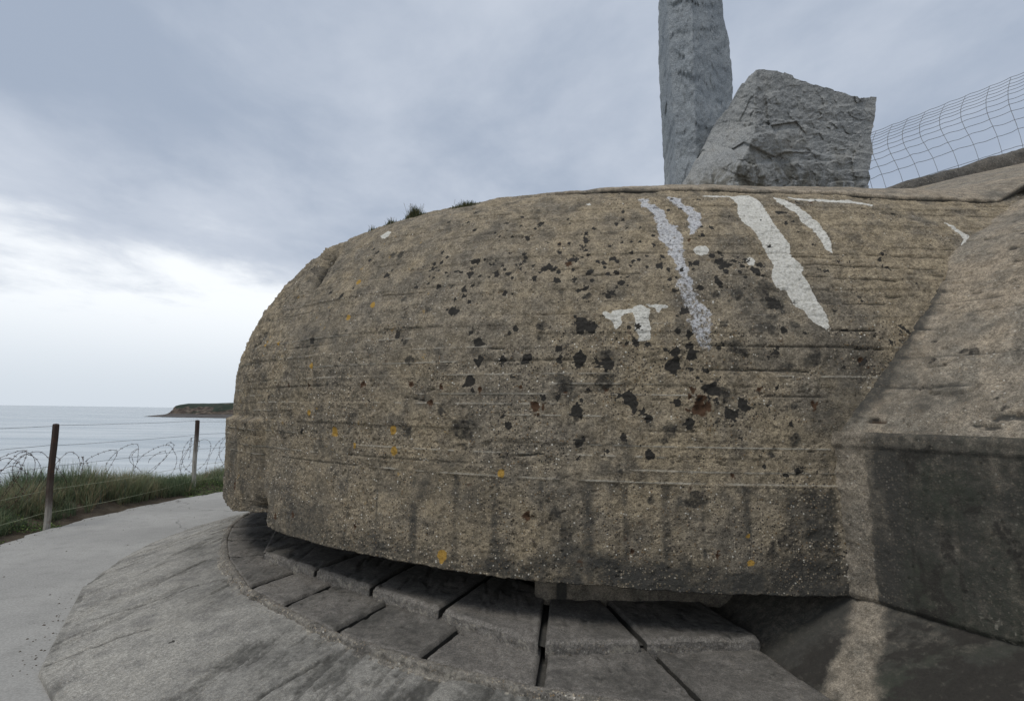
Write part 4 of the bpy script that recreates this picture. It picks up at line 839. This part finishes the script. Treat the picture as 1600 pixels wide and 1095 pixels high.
def rock(name, Ls, Ts, Rs, ridge, Yref, yL, yR, yRidge, thick, base_z, mat, amp, seed, steps, **kw):
    n, m = 190, 170                                            # u across, v up
    Lc, Tc, Rc = resample(Ls, m)[0], resample(Ts, n)[0], resample(Rs[::-1], m)[0]
    u = np.linspace(0, 1, n)[:, None]; v = np.linspace(0, 1, m)[None]
    Bc = Lc[0] * (1 - u) + Rc[0] * u
    S = lambda a, w: a * (1 - w) + 0
    P2 = (Bc[:, None] * (1 - v)[..., None] + Tc[:, None] * v[..., None] + Lc[None] * (1 - u)[..., None] + Rc[None] * u[..., None]
          - (Lc[0] * ((1 - u) * (1 - v))[..., None] + Rc[0] * (u * (1 - v))[..., None] + Lc[-1] * ((1 - u) * v)[..., None] + Rc[-1] * (u * v)[..., None]))
    X2, Z2 = P2[..., 0], P2[..., 1]
    rz = np.array(ridge)[::-1] if ridge[0][1] > ridge[-1][1] else np.array(ridge)
    rx = np.interp(Z2, rz[:, 1], rz[:, 0])
    wl = X2[0][None] * 0 + X2; left = rx - X2; wL = np.maximum(rx - X2[0][None], .02); wR = np.maximum(X2[-1][None] - rx, .02)
    Y = yRidge + np.where(left > 0, (yL - yRidge) * np.clip(wL / .8, 0, 1) * np.clip(left / wL, 0, 1), (yR - yRidge) * np.clip(-left / wR, 0, 1))
    edge = np.minimum(np.minimum(u, 1 - u) * 6, (1 - v) * 5); edge = np.clip(edge, 0, 1)
    d = amp * (facet(X2 + .1 * fbm(X2, Z2, 0, 4, 3, seed + 9), Z2 * 1.4, 2.2, seed) * 1.0 + facet(X2 * 1.1 + .07 * fbm(X2, Z2, 0, 9, 3, seed + 8), Z2 * 1.5, 6, seed + 10) * .30 + facet(X2, Z2 * 1.3, 16, seed + 20) * .10)
    d += .022 * facet(X2 + .05 * fbm(X2, Z2, 0, 12, 3, seed + 6), Z2 * .8, 12, seed + 60) + .008 * facet(X2, Z2, 30, seed + 70)
    d += amp * .7 * (fbm(X2, Z2, 0, 5, 5, seed + 30, .6) - .5)
    for (z0, sl, x0, x1, h) in steps:                      # broken beds standing proud of one another
        zl = z0 + sl * (X2 - x0) + .08 * (fbm(X2, 0 * X2, seed, 4, 4, seed + 31) - .5)
        d += h * ss(zl - Z2, -.006, .02) * ss(zl - Z2, .45, .1) * ss(X2, x0, x0 + .06) * ss(x1 - X2, 0, .06)
    Y = Y - d * (.35 + .65 * edge)
    k = Y / Yref
    F = np.stack([X2 * k, Y, 1.6 + (Z2 - 1.6) * k], -1)
    jag = (facet(Z2 * 1.3, X2, 7, seed + 40) * .05 + (fbm(X2, Z2, 0, 14, 4, seed + 41) - .5) * .035) * (1 - ss(edge, 0, .3)) * min(1, amp * 9)
    F[..., 0] += jag * np.where(u < .5, -1, 1) * (1 - ss(np.minimum(u, 1 - u), .0, .05)); F[..., 2] += jag * ss(v, .93, 1)
    F[:, 0, 2] = base_z; F[:, 0, 1] += .0
    # sides, top and back: boundary carried backwards
    ring = np.concatenate([F[0, :, :], F[1:, -1], F[-1, ::-1][1:]], 0); K = 26; w = np.linspace(0, 1, K)
    c0 = F.reshape(-1, 3).mean(0)
    B = ring[:, None].repeat(K, 1).copy(); B[..., 1] += thick * w
    shr = .16 * np.sin(w * math.pi / 2) ** 2
    B[..., 0] += (c0[0] - B[..., 0]) * shr; B[..., 2] -= np.clip(B[..., 2] - base_z, 0, 9) * shr * .6
    nz_ = facet(B[..., 1] * 1.2 + B[..., 0], B[..., 2], 3.2, seed + 50) * amp * .8 * np.sin(w * math.pi) ** .5
    B[..., 2] += nz_ * np.clip((B[..., 2] - base_z) * 3, 0, 1); B[..., 0] += nz_ * .6
    R_ = len(ring); half = R_ // 2
    bk = B[:, -1]; cb = bk.mean(0)
    V = np.concatenate([F.reshape(-1, 3), B.reshape(-1, 3), bk * .5 + cb * .5 + [0, .12, 0], [cb + [0, .15, 0]]])
    o1 = n * m; o2 = o1 + R_ * K; i = np.arange(R_ - 1)
    Q = np.concatenate([grid_faces(n, m), grid_faces(R_, K, False, o1),
                        np.stack([o1 + i * K + K - 1, o1 + (i + 1) * K + K - 1, o2 + i + 1, o2 + i], 1)[:, ::-1],
                        np.stack([o2 + i, o2 + i + 1, np.full(R_ - 1, o2 + R_), np.full(R_ - 1, o2 + R_)], 1)])
    tri = Q[-(R_ - 1):, :3]; Q = Q[:-(R_ - 1)]
    o = mesh_np(name, V, Q, mat, None, True, **kw)
    return o
M_bould = granite('weathered_granite', (.26, .265, .26), (.33, .33, .315), True)
M_pil = granite('hewn_granite', (.24, .262, .278), (.295, .315, .325), False)
rock('granite_boulder', [(2.05, 4.40), (2.13, 4.56), (2.22, 4.65), (2.42, 4.93), (2.6, 5.27), (2.76, 5.59), (2.95, 5.82), (3.09, 6.09), (3.22, 6.27), (3.29, 6.34)],
     [(3.29, 6.34), (3.45, 6.34), (3.66, 6.31), (3.86, 6.21), (4.0, 6.17), (4.2, 6.09), (4.39, 6.05), (4.59, 5.96), (4.78, 5.94), (4.93, 5.95)],
     [(4.93, 5.95), (4.91, 5.77), (4.87, 5.59), (4.83, 5.38), (4.84, 5.15), (4.79, 5.0), (4.79, 4.83), (4.75, 4.68), (4.74, 4.40)],
     [(3.31, 6.40), (3.28, 5.95), (3.26, 5.49), (3.18, 5.23), (3.0, 4.92), (2.8, 4.40)], 7.0, 7.75, 7.35, 6.75, 1.5, 3.86, M_bould, .075, 317,
     [(5.62, -.02, 3.35, 4.75, .018), (5.40, .16, 3.20, 4.0, .025), (5.18, -.10, 3.7, 4.85, .022), (4.98, .05, 3.1, 4.35, .03), (4.90, .03, 4.3, 4.85, .025), (4.74, .02, 4.2, 4.85, .035)],
     label='broad jagged grey granite boulder on the bunker roof, in front of the tall pillar', cat='boulder')
rock('granite_pillar', [(2.41, 4.40), (2.41, 5.5), (2.40, 6.11), (2.37, 6.95), (2.35, 7.48), (2.34, 8.01), (2.36, 9.0), (2.40, 10.2), (2.50, 10.9)],
     [(2.50, 10.9), (2.62, 11.25), (2.8, 11.4), (2.95, 11.2)],
     [(2.95, 11.2), (3.08, 10.2), (3.17, 9.2), (3.19, 8.46), (3.20, 8.03), (3.21, 7.71), (3.27, 7.39), (3.31, 6.95), (3.31, 6.5), (3.28, 6.2), (3.26, 5.92), (3.24, 4.92), (3.24, 4.4)],
     [(2.80, 11.4), (2.72, 8.02), (2.72, 6.95), (2.73, 5.92), (2.74, 4.4)], 7.8, 8.25, 8.15, 7.72, .8, 3.86, M_pil, .045, 401, [],
     label='tall rough-hewn grey granite pillar standing behind the boulder, its top out of frame', cat='stone pillar')

# ================================================================== WIRE NETTING
M_wire = new_mat('galvanised_wire'); out(M_wire[1], (.17, .175, .18, 1), .6, None, .4); M_wire = M_wire[0]
M_wire_g = new_mat('green_stained_wire'); out(M_wire_g[1], (.34, .36, .24, 1), .7, None, .3); M_wire_g = M_wire_g[0]
M_rust = new_mat('rusty_wire'); out(M_rust[1], (.075, .045, .038, 1), .85, None, .2); M_rust = M_rust[0]
NET = empty('wire_netting', (7.0, 8.0, 3.9), label='sagging wire mesh netting curving against the sky behind the boulder and parapet', cat='netting')
bpy.context.view_layer.update()
tk = np.array([0, .23, .38, .505, .61, .69, .77, .82, .87, .915, .96, 1]); ok_ = np.array([0, -6, -12, -17, -20, -21, -20.5, -20, -18, -16, -13.5, -11]) / 850
def net_pt(qb, t):
    q = qb + np.interp(t, tk, ok_) * (1 + .25 * math.sin(qb * 17)); Yn = 8 + .8 * np.power(t, 1.5)
    wb = .441 + (qb - .7125) * .335 - .004; wt = .548 + (q - .689) * .42 + .02 * max(0, qb - .93)
    w = wb + (wt - wb) * t
    return np.stack([q * Yn, Yn, 1.6 + w * Yn], -1)
qb = [.55, .585, .62, .655, .6875]; qb += [v_ / 8 for v_ in (5.7, 5.97, 6.23, 6.52, 6.84, 7.16, 7.53, 7.86)]; qb += [1.03, 1.075, 1.12, 1.17]
def rel(o): o.matrix_parent_inverse = Matrix.Translation(-NET.location) if o.parent is NET else o.matrix_parent_inverse
for q_ in qb:
    t = np.linspace(-.25, 1, 50); p = np.array([net_pt(q_, np.array(max(x_, 0.))) + np.array([0, 0, min(x_, 0) * 1.6]) for x_ in t]); p[:, 0] += .01 * (fbm(t * 9, q_ * 40, 0, 1, 3, 501) - .5)
    V, Q = tubes([p], .0042, 4); o = mesh_np('upright_wire', V, Q, M_wire, NET); rel(o)
qs = np.linspace(.55, 1.17, 170)
for j, t_ in enumerate(list(tk) + [-.0]):
    if j == 12: continue
    wv = .35 * (np.diff(np.r_[tk, 1.05])[j]) * (fbm(qs * 22, j * 2.2, 0, 1, 3, 502) - .5) - .012 * np.abs(np.sin((qs - .55) * 80))
    p = np.array([net_pt(a_, np.array(np.clip(t_ + b_, 0, 1.02))) for a_, b_ in zip(qs, wv)])
    V, Q = tubes([p], .0042, 4); o = mesh_np('line_wire', V, Q, M_wire, NET); rel(o)

# ================================================================== FENCE ALONG THE CLIFF PATH
def _post(g, pos, lo=1.0, hi=1.55):
    z = g.new('ShaderNodeSeparateXYZ', {0: pos}).outputs[2]
    n = g.noise(g.mapv(pos, scale=(1, 1, .12)), 40, 5, .65); nb = g.noise(g.mapv(pos, scale=(1, 1, .5)), 6, 4)
    col = g.mix(g.sstep(g.math('ADD', z, g.math('MULTIPLY', nb, .7)), lo, hi), (.36, .34, .30), (.06, .042, .034))
    col = g.mix(g.sstep(n, .5, .7, 0, .6), col, (.07, .055, .045))
    col = g.mix(g.sstep(g.noise(pos, 5, 3), .60, .72, 0, .5), col, (.14, .06, .03))
    out(g, col, .9, bump(g, n, .006), .2)
M_post = sheet_mat('weathered_post', _post)
M_post_d = sheet_mat('rusty_post', lambda g, pos: _post(g, pos, .45, .95))
POSTS = [(-5.80, 3.95), (-6.07, 7.36), (-6.11, 10.74), (-5.75, 14.1)]
FEN = empty('wire_fence', (-6.07, 7.36, 0), label='plain wire fence with slim weathered posts along the outer edge of the path', cat='fence')
def frel(o): o.matrix_parent_inverse = Matrix.Translation(-FEN.location)
for k, (px, py) in enumerate(POSTS):
    zs = np.r_[np.linspace(-.15, 1.34, 30), 1.355, 1.36]; w = .036 * np.r_[np.ones(30), .8, .0]; V = []
    for z_, w_ in zip(zs, w):
        for a in range(8):
            an = a * math.pi / 4 + math.pi / 8; rr_ = w_ / max(abs(math.cos(an)), abs(math.sin(an))) * (1 if a % 1 == 0 else 1)
            V.append((px - .018 * z_ + rr_ * math.cos(an) + .004 * math.sin(z_ * 5 + k), py + rr_ * math.sin(an) + .003 * math.sin(z_ * 7), z_))
    i, j = np.meshgrid(np.arange(len(zs) - 1), np.arange(8), indexing='ij'); j2 = (j + 1) % 8
    Q = np.stack([i * 8 + j, i * 8 + j2, (i + 1) * 8 + j2, (i + 1) * 8 + j], -1).reshape(-1, 4)
    o = mesh_np('post', np.array(V), Q, M_post if k != 1 else M_post_d, FEN, False); frel(o)
for k, z_ in enumerate([1.33, 1.07, .79, .49, .19]):
    pts = []
    for a, b in zip(POSTS[:-1], POSTS[1:]):
        t = np.linspace(0, 1, 24)[:, None]; seg = np.array(a) * (1 - t) + np.array(b) * t
        sag = -(.010 + .02 * (k > 2)) * 4 * t * (1 - t) + .006 * (fbm(t * 5, k * 3., a[1], 1, 2, 510) - .5)
        pts.append(np.c_[seg[:, 0] - .042 - .018 * z_, seg[:, 1], z_ + sag + .008 * math.sin(k * 9 + a[1])])
    V, Q = tubes([np.concatenate(pts)], .0028, 5); o = mesh_np('wire', V, Q, M_wire if k < 3 else M_wire_g, FEN); frel(o)

# ---- old barbed wire beyond the fence
def barbed(loc, y0, y1, x0, x1, zc, R, turns, n_str, seed, label):
    r_ = random.Random(seed); paths = []
    root = loc
    for s_ in range(n_str):
        ph, tw, rs = r_.random() * 6.28, turns * r_.uniform(.6, 1.15), R * r_.uniform(.7, 1.15)
        t = np.linspace(0, 1, int(150 * turns / 3)); an = ph + tw * 2 * math.pi * t
        n1_ = fbm(t * 5, s_ * 3.1, seed, 1, 3, 520) - .5; n2_ = fbm(t * 6, s_ * 2.7, seed, 1, 3, 521) - .5
        yy = y0 + (y1 - y0) * t + rs * .95 * np.cos(an * (1 + .2 * n2_)) + n1_ * 1.3
        xx = x0 + (x1 - x0) * t + rs * .35 * np.sin(an + 1) + n2_ * .3
        z_ = zc + rs * np.sin(an) + n1_ * .35
        p = np.stack([xx, yy, np.maximum(z_, -.05)], -1); paths.append(p)
    V1, Q1 = tubes(paths, .0032, 4)
    barbs = []
    for p in paths:
        d = np.r_[0, np.cumsum(np.linalg.norm(np.diff(p, axis=0), axis=1))]
        for s_ in np.arange(.05, d[-1], .11):
            c = np.array([np.interp(s_, d, p[:, k]) for k in range(3)])
            for _ in range(2):
                v_ = np.array([r_.gauss(0, 1), r_.gauss(0, 1), r_.gauss(0, 1)]); v_ = v_ / np.linalg.norm(v_) * .022; barbs.append(np.array([c - v_, c + v_]))
    V2, Q2 = tubes(barbs, .003, 3)
    o = empty('barbed_wire', (x0, (y0 + y1) / 2, 0), label=label, cat='barbed wire', group='rusty barbed wire coils beyond the fence')
    for nm, V, Q in (('strand', V1, Q1), ('barbs', V2, Q2)):
        c = mesh_np(nm, V - np.array(o.location), Q, M_rust, o, kind='stuff' if nm == 'barbs' else None)
barbed(None, 5.4, 8.0, -6.75, -6.75, .50, .46, 4, 4, 1, 'dense rusty barbed wire tangle left of the nearer fence post')
barbed(None, 8.4, 11.2, -6.95, -7.0, .42, .42, 2.2, 3, 2, 'loose rusty barbed wire loops over the grass between the two posts')
barbed(None, 11.4, 14.0, -6.9, -6.5, .50, .40, 2.4, 3, 5, 'thin barbed wire loops right of the farther fence post')

# ================================================================== GRASS AND HERBS
def foliage_mat(name, att='col'):
    m, g = new_mat(name)
    c = g.new('ShaderNodeAttribute', attribute_name=att).outputs[0]
    b = g.new('ShaderNodeBsdfPrincipled', {'Base Color': c, 'Roughness': .7, 'Specular IOR Level': .2})
    t = g.new('ShaderNodeBsdfTranslucent', {'Color': c}); mx = g.new('ShaderNodeMixShader', {0: .3, 1: b.outputs[0], 2: t.outputs[0]})
    g.new('ShaderNodeOutputMaterial', {0: mx.outputs[0]}); return m
M_grass = foliage_mat('grass_blades')
def blades(name, base, hgt, wid, lean, cols, mat=None, parent=None, **kw):
    n = len(base); th = RNG.uniform(0, 2 * math.pi, n); dr = np.stack([np.cos(th), np.sin(th)], -1); sd_ = np.stack([-np.sin(th), np.cos(th)], -1)
    fr = np.array([0, .4, .75, 1.0]); ww = np.array([1, .85, .5, .0])
    V = np.zeros((n, 7, 3)); c = np.zeros((n, 7, 3))
    for k in range(4):
        ctr = base.copy(); ctr[:, :2] += dr * (lean * fr[k] ** 2)[:, None] * hgt[:, None]; ctr[:, 2] += hgt * fr[k] * (1 - .25 * lean * fr[k])
        if k < 3:
            V[:, 2 * k] = ctr; V[:, 2 * k + 1] = ctr; V[:, 2 * k, :2] += sd_ * (wid * ww[k])[:, None]; V[:, 2 * k + 1, :2] -= sd_ * (wid * ww[k])[:, None]
            c[:, 2 * k] = c[:, 2 * k + 1] = cols * (.9 + .2 * fr[k])
        else: V[:, 6] = ctr; c[:, 6] = cols * 1.15
    i = np.arange(n)[:, None] * 7
    T_ = np.concatenate([i + np.array([0, 1, 3]), i + np.array([0, 3, 2]), i + np.array([2, 3, 5]), i + np.array([2, 5, 4]), i + np.array([4, 5, 6])])
    return mesh_np(name, V.reshape(-1, 3), T_, mat or M_grass, parent, False, {'col': c.reshape(-1, 3)}, **kw)
def verge_pts(n, q0, q1, y0, y1, pw=1.0):
    Yc = RNG.uniform(y0, y1, n); q = q0 + (q1 - q0) * RNG.random(n) ** pw; R = 7.5 + q
    X = GC[0] - np.sqrt(np.maximum(R ** 2 - (Yc - GC[1]) ** 2, 0)); return X, Yc, q
def hump(Y): return .30 + .75 * np.exp(-((Y - 8.9) / 1.25) ** 2) + .30 * np.exp(-((Y - 6.2) / .9) ** 2) + .45 * np.exp(-((Y - 12.8) / 1.8) ** 2)
X, Y, q = verge_pts(70000, .36, 2.0, 3.0, 15.5, 1.1)
cl_ = fbm(X, Y, 0, 2.4, 4, 530); keep = cl_ + .20 * ss(q, .3, .8) > .52; X, Y, q, cl_ = X[keep], Y[keep], q[keep], cl_[keep]
pal = np.array([(.11, .15, .085), (.16, .20, .105), (.21, .215, .125), (.32, .26, .16), (.14, .18, .15)])
ci_ = np.clip((fbm(X, Y, 0, 1.6, 3, 531) - .3) * 9 + RNG.normal(0, .9, len(X)), 0, 4.49).astype(int)
cols = pal[ci_] * RNG.uniform(.75, 1.25, len(X))[:, None]
hg = (.09 + .33 * hump(Y) * ss(q, .05, .55)) * RNG.uniform(.5, 1.2, len(X)) * (.15 + 1.7 * fbm(X, Y, 3, 1.9, 4, 533))
blades('tall_grass', np.stack([X, Y, verge_z(X, Y) - .02], -1), hg, RNG.uniform(.0022, .0045, len(X)), RNG.uniform(.15, .9, len(X)), cols, kind='stuff', label='tall coastal grass growing along the cliff edge behind the fence', cat='grass')
# low broad-leaved herbs at the path edge
def leaves(name, X, Y, Z, size, cols, **kw):
    n = len(X); a = RNG.uniform(0, 6.28, n); ti = RNG.uniform(-.7, .9, n); V = np.zeros((n, 4, 3))
    d = np.stack([np.cos(a) * np.cos(ti), np.sin(a) * np.cos(ti), np.sin(ti)], -1); s_ = np.stack([-np.sin(a), np.cos(a), RNG.uniform(-.4, .4, n)], -1); b = np.stack([X, Y, Z], -1)
    V[:, 0] = b; V[:, 1] = b + d * size[:, None] * .55 + s_ * size[:, None] * .36; V[:, 2] = b + d * size[:, None]; V[:, 3] = b + d * size[:, None] * .55 - s_ * size[:, None] * .36
    return mesh_np(name, V.reshape(-1, 3), np.arange(n * 4).reshape(n, 4), M_grass, None, False, {'col': cols.repeat(4, 0)}, **kw)
X, Y, q = verge_pts(26000, .13, .95, 3.5, 15, 1.3)
cl_ = fbm(X, Y, 4, 1.3, 4, 540) + .12 * np.exp(-((Y - 11.3) / 1.2) ** 2) + .10 * np.exp(-((Y - 6.6) / .8) ** 2); k_ = cl_ > .54; X, Y, q, cl_ = X[k_], Y[k_], q[k_], cl_[k_]
Zc = verge_z(X, Y) + RNG.random(len(X)) * (.05 + .55 * (cl_ - .5)) * (.4 + ss(q, .1, .5))
cols = np.array([(.055, .10, .032), (.09, .15, .045), (.17, .22, .075)])[RNG.integers(0, 3, len(X))] * RNG.uniform(.7, 1.3, len(X))[:, None]
leaves('low_herbs', X, Y, Zc, RNG.uniform(.012, .035, len(X)), cols, kind='stuff', label='low leafy green herbs at the foot of the fence', cat='ground cover')

# tufts rooted along the top of the dome
def tuft(s0, a0, n, h, spread, label, ladd=0.0):
    c = dome_point(np.array([s0]), np.array([a0]))[0]
    root = empty('grass_tuft', tuple(c), label=label, cat='grass tuft', group='grass tufts growing on top of the dome')
    s_ = RNG.normal(0, spread, n); b = dome_point(s0 + s_, a0 + RNG.normal(0, .02, n)) - c + [0, 0, .005]
    b[:, :2] += c[:2] * 0
    cols = np.array([(.09, .10, .05), (.16, .15, .08), (.07, .085, .04)])[RNG.integers(0, 3, n)] * RNG.uniform(.8, 1.2, n)[:, None]
    hh = h * RNG.uniform(.4, 1.1, n) * np.exp(-(s_ / (spread * 1.6)) ** 2)
    blades('blades', b, hh, RNG.uniform(.0015, .003, n), RNG.uniform(.2, 1.0, n), cols, parent=root, kind='stuff')
    m_ = 30; V, Q = tubes([np.array([[x_, y_, 0], [x_ + RNG.normal(0, .02), y_, h * 1.15]]) for x_, y_ in zip(RNG.normal(0, spread * .8, 6), RNG.normal(0, .01, 6))], .0012, 3)
    mesh_np('dry_stalks', V, Q, M_straw, root, kind='stuff')
M_straw = new_mat('straw'); out(M_straw[1], (.20, .17, .11, 1), .9, None, .1); M_straw = M_straw[0]
tuft(-2.947, 3.03, 420, .115, .075, 'bushy grass tuft on the dome skyline, largest of the tufts')
tuft(-3.252, 2.97, 130, .06, .04, 'small wispy grass tuft just left of the largest one')
tuft(-3.516, 2.92, 50, .05, .02, 'tiny leftmost sprig of grass on the dome skyline')
tuft(-2.25, 3.00, 260, .055, .10, 'low flat grass tuft on the skyline right of the largest one')

# grit and small debris on the paving
def grit():
    n = 420; V, Q = [], []; 
    for k in range(n):
        if k < 60: x, y = -3.75 + RNG.normal(0, .13), 0; t = RNG.random(); p = np.array([-2.79, 3.43]) * (1 - t) + np.array([-3.70, 4.92]) * t; x, y = p + RNG.normal(0, .05, 2) + [-.10, .03]
        else:
            an = math.radians(RNG.uniform(120, 215)); R = RNG.uniform(5.7, 7.48) if k < 130 else 7.5 - abs(RNG.normal(0, .10)); x, y = GC[0] + R * math.cos(an), GC[1] + R * math.sin(an)
        r = RNG.choice([.004, .005, .007, .010]); a = RNG.random() * 6.28
        b = np.array([(math.cos(a + j * 1.257) * r * RNG.uniform(.6, 1.2), math.sin(a + j * 1.257) * r * RNG.uniform(.6, 1.2)) for j in range(5)]) + (x, y)
        o_ = len(V) * 6; V.append(np.concatenate([np.c_[b, np.full(5, .0005)], [[x, y, r * .7]]])); Q += [(o_ + j, o_ + (j + 1) % 5, o_ + 5) for j in range(5)]
    mesh_np('grit', np.concatenate(V), np.array(Q), M_soil, None, False, kind='stuff', label='scattered grit and crumbs lying on the path', cat='grit')
grit()
